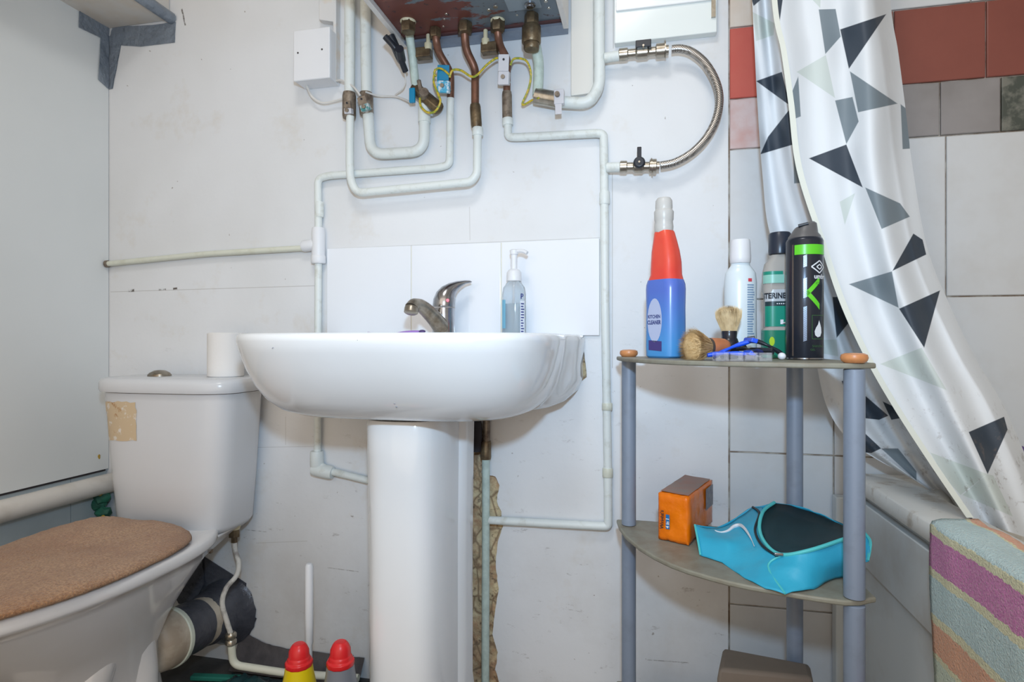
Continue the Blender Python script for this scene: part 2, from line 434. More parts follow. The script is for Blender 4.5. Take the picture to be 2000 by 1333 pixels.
# boxed duct in the top left corner
q = [(XL, 1.665), (XL+.205, 1.665), (XL+.205, 2.0), (XL, 2.0)]
bm = B(); loft(bm, [[Vector((x, -.003, z)) for x, z in q], [Vector((x, -1.6, z)) for x, z in q]])
obj('trim_7', bm, M('stained_duct_soffit', (204, 200, 194), .5, var=(6, .7, (196, 176, 150), .45, .75)), kind='structure', keep=True, smooth=False)
bm = B(); box(bm, (XR, YF, 0), (XR+.06, .02, ZC)); obj('wall_right', bm, tile_w, kind='structure', keep=True, smooth=False)
floorm = M('dark_grubby_floor', (74, 72, 70), .6, var=(14, .8, (40, 42, 44)), bump=(30, .5, .004))
bm = B(); box(bm, (XL-.06, YF, -.04), (XR+.06, .06, 0)); obj('floor', bm, floorm, kind='structure', keep=True, smooth=False)
bm = B(); box(bm, (XL-.06, YF, ZC), (XR+.06, .06, ZC+.04)); obj('ceiling', bm, plain, kind='structure', keep=True, smooth=False)

# tape in the corner under the duct
t_ = thing('silver_tape_patch', 'crumpled silver duct tape sealing the corner under the boxed duct, top left', 'tape', P(212, 120, 0.001))
def tapestrip(pts3, mat, name='tape_strip', parent=None, th=.0012, cut=4, amp=.0012, n=None):
    bm = B(); vs = [bm.verts.new(p) for p in pts3]; bm.faces.new(vs)
    bmesh.ops.triangulate(bm, faces=bm.faces); bmesh.ops.subdivide_edges(bm, edges=bm.edges, cuts=cut, use_grid_fill=True)
    nn = n or Vector((0, -1, 0))
    for v in bm.verts: v.co += nn*(abs(noise.noise(v.co*60))*amp*2+.0006)
    g = bmesh.ops.extrude_face_region(bm, geom=bm.faces[:])
    for v in g['geom']:
        if isinstance(v, bmesh.types.BMVert): v.co += nn*th
    return obj(name, bm, mat, parent)
tapestrip([P(222,50,0), P(260,52,0), P(300,50,0), P(344,44,0), P(342,84,0), P(275,92,0), P(240,90,0), P(214,82,0)], ducttape, parent=t_)
tapestrip([P(212,70,0), P(238,84,0), P(232,110,0), P(224,125,0), P(221,174,0), P(211,176,0)], ducttape, parent=t_)
XP = XL+.0125
tapestrip([PX(154,22,XP), PX(211,50,XP), PX(211,82,XP), PX(153,54,XP)], ducttape, parent=t_, n=Vector((1,0,0)))
tapestrip([PX(196,72,XP), PX(211,78,XP), PX(211,174,XP), PX(191,156,XP)], ducttape, parent=t_, n=Vector((1,0,0)))
# grey rail along the duct edge
bm = B(); tube(bm, [Vector((XL+.212, -.004, 1.668)), Vector((XL+.212, -1.0, 1.668))], .015, 12)
obj('duct_edge_rail', bm, ducttape, label='rounded grey taped rail along the lower edge of the corner duct', cat='rail')

# ------------------------------------------------------------ pipes
def pipe(name, label, px, d, r, fr=.03, mat=paintpipe, parts=(), cat='pipe', wob=.05, n=14):
    pts = [P(x, y, (q[0] if q else d)) for x, y, *q in px]
    t = thing(name, label, cat, pts[-1])
    bm = B(); f = fillet(pts, fr); dense = []
    for a, b_ in zip(f, f[1:]):
        k = max(1, int((b_-a).length/.02)); dense += [a.lerp(b_, i/k) for i in range(k)]
    tube(bm, dense+[f[-1]], r, n, wob=wob); obj('pipe_run', bm, mat, t)
    for nm, a, b_, rr, mm in parts:
        bm = B(); A = P(*a); Bp = P(*b_); L = (Bp-A).length
        lathe(bm, [(rr*.9, 0), (rr, L*.12), (rr, L*.88), (rr*.9, L)], A, 16, Bp-A); obj(nm, bm, mm, t)
    return t
PD = .020
# copper pipe world: left pair coming down beside the boiler
pipe('riser_pipe', 'leftmost of the two thick white pipes coming down left of the boiler', [(684,-120),(683,60),(683,185)], .030, .0125, parts=[('valve_body', (682,182,.03), (682,232,.03), .016, oldmetal)])
pipe('riser_pipe', 'thick white pipe just left of the boiler, curling in a U to the brass valve', [(714,-120),(714,60),(716,190),(720,240),(724,303),(828,296),(829,236)], .022, .0125, .045, parts=[('valve_body', (715,182,.022), (716,226,.022), .0165, oldmetal)])
pipe('supply_pipe', 'thin white pipe looping from the left valve under the boiler to the second copper pipe', [(684,228),(683,300),(684,352),(697,378),(920,356),(932,340),(933,250)], .036, .0095, .03, parts=[('compression_fitting', (928,205,.036), (931,250,.036), .0125, brass), ('joint_collar', (933,250,.036), (933,266,.036), .0125, paintpipe)])
pipe('supply_pipe', 'long white pipe with tee running from the blue tag down behind the pedestal', [(880,190),(878,322),(858,328),(640,344),(621,350),(622,450),(622,520),(620,905),(640,920),(770,952)], .014, .0088, .025,
     parts=[('tee_fitting', (622,446,.014), (622,512,.014), .0165, white_pl), ('tee_collar', (622,500,.014), (622,516,.014), .018, white_pl), ('tee_collar', (592,482,.014), (620,478,.014), .0145, white_pl),
            ('elbow_fitting', (619,882,.014), (619,912,.014), .0165, paintpipe), ('elbow_fitting', (612,917,.014), (650,925,.014), .0165, paintpipe), ('soldered_collar', (624,395,.014), (624,425,.014), .0105, paintpipe)])
pipe('branch_pipe', 'thin white pipe running level from the white tee to the left corner above the cistern', [(600,485),(400,497),(212,516)], .012, .0072, mat=creampipe, parts=[('end_cap', (212,516,.012), (207,516.5,.012), .0095, oldmetal)])
pipe('supply_pipe', 'white pipe stepping right from the white tag then dropping beside the basin', [(992,236),(992,268),(1010,269),(1166,261),(1179,263),(1180,330),(1182,600),(1187,900),(1188,1029),(1176,1029),(955,1017)], .015, .0092, .02,
     parts=[('compression_fitting', (990,180,.015), (991,236,.015), .0115, oldmetal), ('joint_collar', (991,232,.015), (992,246,.015), .0125, paintpipe), ('joint_collar', (1181,375,.015), (1181,400,.015), .0115, paintpipe), ('joint_collar', (1186,788,.015), (1186,802,.015), .0115, creampipe), ('joint_collar', (1187,915,.015), (1187,933,.015), .0115, creampipe)])
pipe('gas_pipe', 'thick white pipe turning down and left into the metal clamp right of the boiler', [(1170,-120),(1170,60),(1171,170),(1150,203),(1098,200)], .030, .0125, .045)
pipe('drop_pipe', 'pale green pipe standing beside the pedestal over the broken masonry', [(949,892),(949,1000),(948,1290),(948,1362)], .018, .0090, mat=palegreen, parts=[('isolating_valve', (949,862,.018), (949,898,.018), .0125, brass), ('valve_tail', (950,815,.018), (950,865,.018), .0085, oldmetal)])
bm = B(); tube(bm, [P(926,812,.03), P(930,840,.03), P(930,880,.02)], .014, 12)
obj('waste_trap', bm, dark_hole, label='dark waste trap in the gap behind the pedestal top', cat='trap')
# copper tails out of the boiler
BZ = 1.520
def boiler_pt(x, y): return PZ(x, y, BZ)
tails = []
def tail(px, r, mat, label, parts=()):
    pts = [boiler_pt(*px[0])+Vector((0,0,.006))]+[P(*q) for q in px[1:]]
    t = thing('boiler_tail_pipe', label, 'pipe', pts[-1])
    bm = B(); tube(bm, smooth_path(pts, 8), r, 14); obj('pipe_run', bm, mat, t)
    for nm, a, L, rr, mm in parts:
        c = pts[0]+Vector((0,0,-.006-a)); bm = B(); lathe(bm, [(rr*.92, 0), (rr, -.003), (rr, -L), (rr*.9, -L-.003)], c, 6 if 'nut' in nm else 20); obj(nm, bm, mm, t)
    return t
tail([(797,42),(800,70,.075),(806,115,.055),(812,168,.035)], .0095, palegreen, 'pale green painted pipe hanging from the left end of the boiler', [('union_nut', 0, .022, .017, brass), ('sealing_ring', -.002, .004, .0175, cream_pl)])
tail([(850,56),(852,80,.07),(858,104,.05),(874,132,.030),(880,150,.02),(880,192,.016)], .0085, copper, 'bent copper pipe behind the blue tag under the boiler', [('union_nut', 0, .018, .0135, brass)])
tail([(908,45),(908,72,.07),(912,100,.055),(927,135,.035),(928,165,.036),(928,208,.036)], .0090, copper, 'bent copper pipe in the middle of the boiler underside', [('union_nut', 0, .020, .0165, brass)])
tail([(972,40),(973,70,.065),(978,92,.045),(990,118,.025),(990,150,.018),(990,190,.015)], .0085, copper, 'bent copper pipe carrying the white tag under the boiler', [('union_nut', 0, .022, .0160, brass), ('sealing_ring', -.002, .004, .0160, cream_pl)])
tail([(1038,28),(1042,70,.07),(1048,100,.05),(1052,130,.04),(1050,186,.032)], .0115, palegreen, 'pale green pipe below the thick brass gas cock at the right end of the boiler', [('union_nut', 0, .030, .0155, brass), ('valve_body', .026, .035, .0205, brass), ('valve_spigot', .058, .016, .017, brass)])
# boiler
t = thing('wall_boiler', 'white wall boiler seen from below with rusty grey underside, pipes hanging from it', 'boiler', P(950, 60, .16))
bx0, bx1 = -.552, -.160; by0, by1 = -.345, -.028
bm = B()
for x0, x1, y0, y1 in ((bx0, bx0+.012, by0, by1), (bx1-.012, bx1, by0, by1), (bx0+.012, bx1-.012, by0, by0+.012)):
    box(bm, (x0, y0, BZ-.012), (x1, y1, BZ+.62))
box(bm, (bx0+.012, by0+.012, BZ+.6), (bx1-.012, by1, BZ+.62))
obj('casing', bm, M('boiler_casing', (222, 218, 214), .35, var=(18, .6, (196, 176, 158), .5, .7)), t, smooth=False, bev=.002)
rust = bpy.data.materials.new('rusty_grey_plate'); rust.use_nodes = True; nt = NT(rust); b = nt.n['Principled BSDF']
tc = nt.new('ShaderNodeTexCoord').outputs['Object']
sp = nt.new('ShaderNodeSeparateXYZ'); nt.l.new(tc, sp.inputs[0])
fx = nt.math('ADD', nt.noise(nt.scaled(tc, (9, 26, 1)), 1, 5, .65), nt.math('MULTIPLY', nt.ramp(sp.outputs[0], .02, -.12), .20))
c = nt.mix(nt.ramp(fx, .57, .60), lin((112, 122, 130)), lin((116, 68, 60)))
c = nt.mix(nt.ramp(nt.noise(tc, 60, 4, .6), .62, .7), c, lin((68, 54, 56)))
nt.l.new(c, b.inputs['Base Color']); b.inputs['Roughness'].default_value = .42; b.inputs['Metallic'].default_value = .35
bm = B(); box(bm, (bx0+.012, by0+.012, BZ), (bx1-.012, by1-.022, BZ+.004))
obj('underside_plate', bm, rust, t, smooth=False)
bm = B(); box(bm, (bx0+.03, by1-.022, BZ-.004), (bx1-.012, by1-.014, BZ+.02)); obj('rusty_lip', bm, M('rust_lip', (84, 52, 50), .6), t, smooth=False)
bm = B(); box(bm, (bx0+.012, by1-.014, BZ-.010), (bx1-.004, -.002, BZ+.02)); obj('rear_bracket', bm, M('bracket_grey', (142, 152, 168), .35, .4, var=(30, .4, (110, 118, 130))), t, smooth=False)
for x, y, r in ((872,28,.004),(868,38,.003),(866,52,.003),(968,14,.006),(955,20,.005),(1010,30,.003),(1066,3,.005),(1072,16,.004)):
    bm = B(); lathe(bm, [(r, 0), (r*.8, -.002)], boiler_pt(x, y)+Vector((0,0,.001)), 10); obj('screw_head', bm, nickel, t)
bm = B(); c = boiler_pt(1035, 6); lathe(bm, [(.012, 0), (.012, -.006), (.007, -.007), (.007, -.010)], c, 20); obj('drain_plug', bm, chrome, t)
bm = B(); c = boiler_pt(1010, 12); box(bm, (c.x-.02, c.y-.03, BZ-.003), (c.x+.05, c.y+.012, BZ+.001)); obj('fixing_plate', bm, M('plate_grey', (146, 158, 166), .4, .4), t, smooth=False)
# louvre ridges on the left of the underside
bm = B()
for k in range(9):
    y = by0+.03+.014*k; box(bm, (bx0+.03, y, BZ-.003), (bx0+.19, y+.006, BZ+.001))
obj('vent_ridges', bm, M('rust_red', (124, 74, 64), .5, var=(40, .6, (90, 60, 56))), t, smooth=False)
# bits hanging under boiler
bm = B(); tube(bm, smooth_path([P(762,70,.09), P(772,92,.08), P(784,118,.06), P(780,96,.1)], 6), .010, 10); tube(bm, smooth_path([P(752,72,.10), P(775,100,.085), P(792,140,.05)], 6), .007, 10)
obj('black_hose_bundle', bm, black_pl, label='black taped hoses hanging at the left corner of the boiler', cat='hose')
def drain_valve(x, y, label):
    t = thing('drain_cock', label, 'valve', P(x, y+12, .05)); c = P(x, y, .05)
    bm = B(); box(bm, c+Vector((-.018, -.01, -.012)), c+Vector((.018, .012, .010))); obj('body', bm, brass, t, bev=.002, smooth=False)
    bm = B(); lathe(bm, [(.008, 0), (.009, .004), (.009, .014), (.005, .016), (.005, .034), (.003, .036)], c+Vector((-.008 if x > 900 else .012, -.004, .004)), 12); obj('nozzle', bm, cream_pl, t)
drain_valve(956, 94, 'brass drain cock with cream nozzle left of the white tag')
drain_valve(828, 104, 'brass drain cock with cream nozzle left of the blue tag')
t = thing('isolating_valve', 'chunky tarnished brass valve on the green pipe left of the blue tag', 'valve', P(832, 236, .03))
bm = B(); cyl(bm, P(808,172,.03), P(858,214,.03), .0155, 8); obj('body', bm, brass, t, bev=.002)
bm = B(); cyl(bm, P(828,180,.055), P(830,198,.02), .011, 12); cyl(bm, P(818,158,.045), P(824,186,.045), .005, 8); obj('spindle', bm, oldmetal, t)
bm = B(); cyl(bm, P(829,206,.022), P(829,240,.022), .0145, 14); obj('outlet_collar', bm, paintpipe, t)
bm = B(); c = P(806,186,.045); box(bm, c+Vector((-.008,-.003,-.018)), c+Vector((.006,.004,.016)), None); obj('earth_tag', bm, blue_tag, t, smooth=False, bev=.002)
# tags
def earth_tag(px, py, w, h, tilt, top, bot, label, two=True):
    c = P(px, py, .045); t = thing('earth_clamp_tag', label, 'tag', c); R = Matrix.Translation(c) @ Matrix.Rotation(tilt, 4, 'Y') @ Matrix.Rotation(.2, 4, 'X')
    bm = B(); box(bm, (-w/2, -.0015, 0), (w/2, .0015, h*.55), R); obj('upper_plate', bm, top, t, smooth=False, bev=.001)
    bm = B(); box(bm, (-w/2+.002, -.007, -h*.45), (w/2+.003, .007, -.001), R); obj('clamp_block', bm, bot, t, smooth=False, bev=.0015)
    bm = B(); cyl(bm, R @ Vector((.002, -.012, -h*.2)), R @ Vector((.002, -.004, -h*.2)), .0045, 12); obj('clamp_screw', bm, oldmetal, t)
    bm = B(); cyl(bm, R @ Vector((0, -.003, h*.38)), R @ Vector((0, 0, h*.38)), .0025, 12); obj('rivet', bm, nickel if top is blue_tag else black_pl, t)
    bm = B(); tube(bm, [R @ Vector((math.cos(a)*w*.55, .012+.016*math.sin(a), -h*.3)) for a in [i*PI/8 for i in range(-3, 12)]], .0016, 6); obj('strap', bm, nickel, t)
earth_tag(865, 158, .028, .060, .12, blue_tag, M('tag_blue_white', (70, 170, 206), .35, var=(90, .9, (226, 232, 236), .45, .55)), 'bright blue earth tag hanging on the second copper pipe')
earth_tag(983, 140, .024, .064, .10, white_tag, white_tag, 'white metal earth tag on the fourth copper pipe')
earth_tag(679, 212, .017, .030, .02, oldmetal, white_tag, 'small grubby earth clamp on the leftmost thick pipe')
earth_tag(710, 205, .021, .034, -.25, oldmetal, M('teal_tag', (70, 140, 140), .4, var=(80, .9, (196, 204, 206), .45, .55)), 'small teal earth clamp on the pipe just left of the boiler')
t = thing('pipe_clamp', 'bright metal strap clamp on the elbow below the right end of the boiler', 'clamp', P(1072, 215, .03))
bm = B(); cyl(bm, P(1046,188,.032), P(1090,196,.032), .0175, 24); obj('strap', bm, nickel, t)
bm = B(); c = P(1092,190,.055); box(bm, c+Vector((-.011,-.004,-.016)), c+Vector((.011,.01,.016))); obj('clamp_block', bm, white_tag, t, smooth=False, bev=.002)
bm = B(); cyl(bm, c+Vector((-.003,-.012,.003)), c+Vector((-.003,-.002,.003)), .0055, 12); obj('screw', bm, oldmetal, t)
bm = B(); box(bm, c+Vector((-.008,-.003,-.038)), c+Vector((.006,-.001,-.016))); obj('hanging_flap', bm, white_tag, t, smooth=False)
# wires
def wire(px, r, mat, label, name='wire', cat='wire'):
    bm = B(); tube(bm, smooth_path([P(*q) for q in px], 8), r, 8)
    return obj(name, bm, mat, label=label, cat=cat)
wire([(852,150,.055),(848,142,.058),(856,134,.058),(868,138,.055),(880,150,.05)], .0024, yg, 'yellow-green earth wire curling over the top of the blue tag', 'earth_wire')
wire([(878,152,.052),(884,138,.056),(900,138,.056),(920,150,.055),(932,147,.055),(950,128,.055),(966,116,.055),(972,114,.05)], .0026, yg, 'yellow-green earth wire strung between the blue and white tags', 'earth_wire')
wire([(997,128,.05),(1003,116,.055),(1018,115,.055),(1030,122,.055),(1037,145,.05),(1032,175,.04),(1020,205,.03),(1040,196,.03),(1052,192,.05)], .0024, yg, 'yellow-green earth wire arching right of the white tag', 'earth_wire')
wire([(850,136,.056),(847,160,.058),(856,185,.058),(860,200,.058),(850,218,.055),(835,220,.05),(822,208,.045),(820,192,.045)], .0026, yg, 'yellow-green earth wire looping below the brass valve', 'earth_wire')
wire([(592,142,.02),(598,165,.02),(610,190,.018),(630,202,.016),(655,198,.016),(672,193,.02)], .0030, white_wire, 'white cable drooping from the junction box to the thick pipes', 'junction_cable', 'cable')
wire([(640,140,.012),(652,158,.015),(668,158,.03),(690,170,.04),(704,188,.04)], .0026, white_wire, 'short white cable from behind the junction box to the pipe clamps', 'junction_cable', 'cable')
wire([(714,180,.04),(740,188,.015),(775,190,.01),(806,202,.03)], .0022, white_wire, 'grey-white cable lying across the wall between the thick pipes and brass valve', 'wall_cable', 'cable')
wire([(765,72,.09),(780,110,.06),(792,150,.04),(788,172,.03),(772,186,.012)], .0016, white_wire, 'thin white wire hanging from the left corner of the boiler', 'wall_cable', 'cable')
# junction box
t = thing('junction_box', 'square white electrical junction box on the wall left of the boiler', 'junction box', P(612, 152, .0))
c0 = P(574, 62, .05); c1 = P(644, 152, .05)
bm = B(); prism(bm, [(c0.x, -.046), (c1.x, -.046), (c1.x, 0), (c0.x, 0)], c1.z, c0.z); obj('box_body', bm, white_pl, t, bev=.003, smooth=False)
bm = B(); prism(bm, [(c0.x-.001, -.052), (c1.x+.001, -.052), (c1.x+.001, -.0455), (c0.x-.001, -.0455)], c1.z-.001, c0.z+.001); obj('cover', bm, white_pl, t, bev=.003, smooth=False)
dscr = M('dark_screw', (70, 66, 66), .5)
for x, y in ((582, 104), (629, 97)): bm = B(); c = P(x, y, .052); cyl(bm, c+Vector((0, -.001, 0)), c+Vector((0, .001, 0)), .0022, 10); obj('cover_screw', bm, dscr, t)
# cable trunking above the box, pale duct right of the boiler, stained board behind the pipes
bm = B(); wallplate(bm, [P(632,-150,0), P(665,-150,0), P(665,165,0), P(659,165,0), P(659,52,0), P(632,48,0)], .0, .022)
obj('cable_trunking', bm, M('trunking_paint', (216, 216, 216), .45, var=(9, .8, (214, 190, 160), .48, .6)), label='white vertical trunking behind the junction box', cat='trunking', smooth=False, bev=.002)
bm = B(); wallplate(bm, [P(1116,-150,0), P(1160,-150,0), P(1160,186,0), P(1116,192,0)], .0, .012)
obj('cover_strip', bm, M('cover_strip_cream', (222, 220, 214), .45), label='cream vertical cover strip between the boiler and the thick white pipe', cat='cover strip', smooth=False, bev=.002)
# glossy white unit top right of the boiler
t = thing('wall_unit', 'glossy white wall unit above the braided hose, seen from below', 'wall unit', P(1298, 80, 0))
bm = B(); wallplate(bm, [P(1200,-200,0), P(1398,-200,0), P(1398,72,0), P(1201,94,0)], .0, .020); obj('body', bm, M('gloss_white', (232, 238, 236), .15), t, smooth=False, bev=.002)
bm = B(); wallplate(bm, [P(1204,-200,0), P(1394,-200,0), P(1394,12,0), P(1204,34,0)], .020, .026); obj('upper_panel', bm, M('reflection_white', (246, 248, 250), .12), t, smooth=False, bev=.002)  # brighter white paints in the light band reflected by the gloss
bm = B(); wallplate(bm, [P(1387,14,0), P(1395,13,0), P(1395,45,0), P(1387,46,0)], .020, .026); obj('latch', bm, nickel, t, smooth=False)
# filling loop
t = thing('filling_loop', 'braided steel hose looping between two lever valves right of the boiler', 'hose', P(1250, 335, .03))
def braid_material():
    m = bpy.data.materials.new('steel_braid'); m.use_nodes = True; q = NT(m); b = q.n['Principled BSDF']
    tc = q.new('ShaderNodeTexCoord').outputs['Object']
    w = q.new('ShaderNodeTexChecker'); q.l.new(tc, w.inputs[0]); w.inputs['Scale'].default_value = 420
    w.inputs[1].default_value = (*lin((192, 188, 182)), 1); w.inputs[2].default_value = (*lin((118, 112, 108)), 1)
    q.l.new(w.outputs[0], b.inputs['Base Color']); b.inputs['Metallic'].default_value = .8; b.inputs['Roughness'].default_value = .35; return m
bm = B(); tube(bm, smooth_path([P(*q, .035) for q in ((1312,97),(1330,96),(1352,103),(1378,125),(1398,160),(1405,195),(1398,235),(1378,272),(1350,300),(1318,318),(1290,324))], 10), .0085, 16)
obj('braided_hose', bm, braid_material(), t)
for (a, b_, s1, s2) in (((1182,114),(1212,109),1,0), ((1186,328),(1214,327),1,0)):
    bm = B(); cyl(bm, P(*a, .03), P(*b_, .035), .0105, 16); obj('white_stub', bm, paintpipe, t, label='white painted stub')
def valve(x0, y0, x1, y1, lever):
    A, Bq = P(x0, y0, .035), P(x1, y1, .035); ax = Bq-A; L = ax.length
    bm = B(); lathe(bm, [(.009,0),(.013,.002),(.013,L*.18),(.0095,L*.2),(.0095,L*.34),(.0135,L*.38),(.0135,L*.58),(.0095,L*.62),(.0095,L*.74),(.015,L*.76),(.015,L*.92),(.010,L*.94),(.010,L)], A, 16, ax)
    v = obj('valve', bm, nickel, t)
    c = A+ax*.5
    if lever == 'up':
        bm = B(); lathe(bm, [(.012, 0), (.0125, .006), (.010, .010)], c+Vector((0,-.012,.004)), 20, Vector((0,-1,0)))
        box(bm, c+Vector((-.0045,-.021,.010)), c+Vector((.0045,-.014,.036)))
    else:
        bm = B(); box(bm, c+Vector((-.016,-.022,.002)), c+Vector((.016,-.006,.017)))
    lv = obj('lever', bm, black_pl, v, bev=.0015, smooth=False)
    bm = B(); cyl(bm, c+Vector((0,-.026,.003)), c+Vector((0,-.018,.003)), .0022, 8); obj('lever_screw', bm, nickel, v)
valve(1208, 108, 1306, 98, 'flat'); valve(1210, 327, 1288, 325, 'up')
for x, y, h in ((1299, 97, .021), (1273, 326, .02)):
    bm = B(); c = P(x, y, .035); lathe(bm, [(.018,0),(.018,.0025)], c+Vector((-.001,0,0)), 14, Vector((1,0,.05)), sx=1.0, sy=1.0); obj('wing_nut', bm, nickel, t)

# ------------------------------------------------------------ washbasin
BCX = -.455
def basin_ring(hw, dep, z, n=56, y0=.002, flare=.0, fl_d=.13, ex=3.7):
    """closed outline: straight back on the wall, superelliptic front"""
    pts = []
    for i in range(n+1):
        a = PI*i/n; c, s_ = math.cos(a), math.sin(a)
        x = math.copysign(abs(c)**(2/ex), c)*hw; y = fl_d+(abs(s_)**(2/ex))*(dep-fl_d)
        pts.append(Vector((BCX+x, -y, z)))
    L = [Vector((BCX-hw+k, -y0-(fl_d-y0)*t, z)) for t, k in ((.85, .001), (.6, .008), (.3, .022), (.0, .036))]
    R = [Vector((BCX+hw+flare*k, p.y, z)) for p, k in zip(reversed(L), (1.05, 1.0, .9, .45))]
    return pts+L+[Vector((BCX-hw*.5, -y0, z)), Vector((BCX, -y0, z)), Vector((BCX+hw*.5, -y0, z))]+R
RZ = .8335
prof = [(.150,.22,.672,.020),(.188,.290,.6735,.026),(.228,.338,.678,.032),(.254,.370,.690,.036),(.275,.396,.711,.036),(.289,.418,.738,.034),(.298,.436,.768,.024),(.304,.450,.800,.021),(.3065,.4580,.820,.021),(.306,.4575,.829,.021),(.302,.453,RZ,.020)]
bm = B(); rings = [basin_ring(a, b_, z, flare=f) for a, b_, z, f in prof]
rings += [basin_ring(.297,.434,RZ-.001,y0=.006), basin_ring(.283,.418,RZ-.006,y0=.010)]
# inner bowl: back edge moves away from the wall to leave the tap deck
def bowl_ring(hw, y_back, y_front, z):
    base = basin_ring(1, 1, 0); out = []
    xs_ = [abs(p.x-BCX) for p in base]; m = max(xs_)
    for p in base:
        xx = (p.x-BCX)/m; yy = (-p.y)
        ang = math.atan2(yy-.5, xx); 
        out.append(Vector((BCX+hw*math.copysign(abs(math.cos(ang))**.75, math.cos(ang)), -((y_back+y_front)/2+(y_front-y_back)/2*math.copysign(abs(math.sin(ang))**.75, math.sin(ang))), z)))
    return out
rings += [bowl_ring(.270,.135,.404,RZ-.007), bowl_ring(.263,.142,.396,RZ-.016), bowl_ring(.245,.152,.370,.785), bowl_ring(.195,.165,.325,.742), bowl_ring(.11,.19,.28,.712), bowl_ring(.022,.21,.25,.704)]
loft(bm, rings)
t = thing('washbasin', 'wide white ceramic washbasin fixed to the wall with scratches and chip marks', 'washbasin', (BCX, -.2, .672))
obj('bowl', bm, ceramic, t, angle=60)
bm = B(); lathe(bm, [(.020,0),(.020,.002),(.012,.003)], (BCX, -.23, .7045), 20); obj('drain', bm, chrome, t)
scm = M('pencil_grey', (150, 150, 156), .6)
bm = B()
for a, b_ in (((523,679),(532,681)),((533,680),(543,686)),((769,789),(772,790)),((773,795),(775,797)),((698,665),(699,666))):
    pa, pb = None, None
    # marks sit on the bowl front: project to the outline depth
    def on(q):
        best = None
        for k in range(60):
            d = .20+.0045*k; p = P(q[0], q[1], d)
            # radius profile at that height
            for (h0, d0, z0, f0), (h1, d1, z1, f1) in zip(prof, prof[1:]):
                if z0 <= p.z <= z1:
                    w = (p.z-z0)/(z1-z0); hw = h0+(h1-h0)*w; dp = d0+(d1-d0)*w
                    x = min(.999, abs(p.x-BCX)/hw); yy = .13+((1-x**3.7)**(1/3.7))*(dp-.13)
                    e = abs(yy-d)
                    if best is None or e < best[0]: best = (e, P(q[0], q[1], d+.0008))
        return best[1] if best else P(q[0], q[1], .4)
    tube(bm, [on(a), on(b_)], .0009, 6); obj('scratch_mark', bm, scm, t); bm = B()
if bm.is_valid: bm.free()
# pedestal
t = thing('basin_pedestal', 'tall white ceramic pedestal under the washbasin', 'pedestal', (-.445, -.19, 0))
def ped_ring(hw, y0, y1, z):
    w = hw*1.17; R = [Vector((BCX+w, -y0, z)), Vector((BCX+w, -y0-.045, z)), Vector((BCX+w*.975, -y0-.055, z)), Vector((BCX+hw*1.0, -y0-.064, z))]
    F = []
    for i in range(29):
        a = PI*i/28; F.append(Vector((BCX+hw*math.copysign(abs(math.cos(a))**.62, math.cos(a)), -(y0+.070+(y1-y0-.070)*abs(math.sin(a))**.62), z)))
    return R+F+[Vector((2*BCX-p.x, p.y, z)) for p in reversed(R)]
bm = B(); loft(bm, [ped_ring(.088,.085,.300,.0), ped_ring(.0865,.085,.298,.03), ped_ring(.0795,.088,.288,.10), ped_ring(.0795,.088,.290,.4), ped_ring(.0815,.088,.296,.60), ped_ring(.0825,.088,.298,.660), ped_ring(.080,.090,.294,.6685)])
obj('pedestal_body', bm, ceramic, t, angle=50)
# tap
t = thing('mixer_tap', 'chrome lever mixer tap with red dot on the back of the basin', 'tap', (-.441, -.066, RZ-.006))
T0 = Vector((-.436, -.066, RZ-.006))
bm = B(); lathe(bm, [(.028,0),(.0285,.004),(.0255,.012),(.0240,.045),(.0245,.060),(.0245,.066),(.010,.067)], T0, 28); obj('tap_body', bm, chrome, t)
sp_pts = smooth_path([T0+Vector((0,-.008,.020)), T0+Vector((-.010,-.045,.046)), T0+Vector((-.020,-.085,.066)), T0+Vector((-.026,-.108,.068)), T0+Vector((-.028,-.118,.060))], 8)
bm = B(); tube(bm, sp_pts, lambda u: .020-.008*min(u*1.5, 1)+.003*max(0, (u-.6)/.4), 18); obj('spout', bm, chrome_d, t)
bm = B(); lathe(bm, [(.0135,0),(.0145,-.003),(.0145,-.012),(.0115,-.014)], T0+Vector((-.028,-.119,.062)), 20, Vector((0,.35,1))); obj('aerator', bm, chrome_d, t)
rg = []
for cx_, cy_, cz_, r1_, r2_, tl in ((0,0,.0685,.0245,.0245,0),(0,0,.072,.0252,.0252,0),(.001,.001,.084,.0248,.0246,.10),(.004,.003,.096,.0222,.0215,.30),(.010,.006,.106,.0180,.0168,.50),(.019,.011,.1145,.0130,.0120,.7),(.030,.017,.121,.0085,.0100,.9),(.042,.023,.1255,.0048,.0088,1.1),(.052,.028,.127,.0034,.0078,1.2),(.0555,.030,.1268,.0014,.005,1.2)):
    dx = Vector((math.cos(tl)*.87, math.cos(tl)*.49, -math.sin(tl))); dy = Vector((-.49, .87, 0))
    rg.append([T0+Vector((cx_, cy_, cz_))+dx*r1_*math.cos(a)+dy*r2_*math.sin(a) for a in [2*PI*k/24 for k in range(24)]])
bm = B(); loft(bm, rg); obj('lever', bm, chrome, t)
bm = B(); fv, rv = view_basis(T0); c = T0+(fv*.95+rv*.3).normalized()*.0250+Vector((.001,0,.082)); lathe(bm, [(.0042,0),(.0036,.0012)], c, 16, fv); obj('hot_dot', bm, red_pl, t, label='small red hot-water dot')
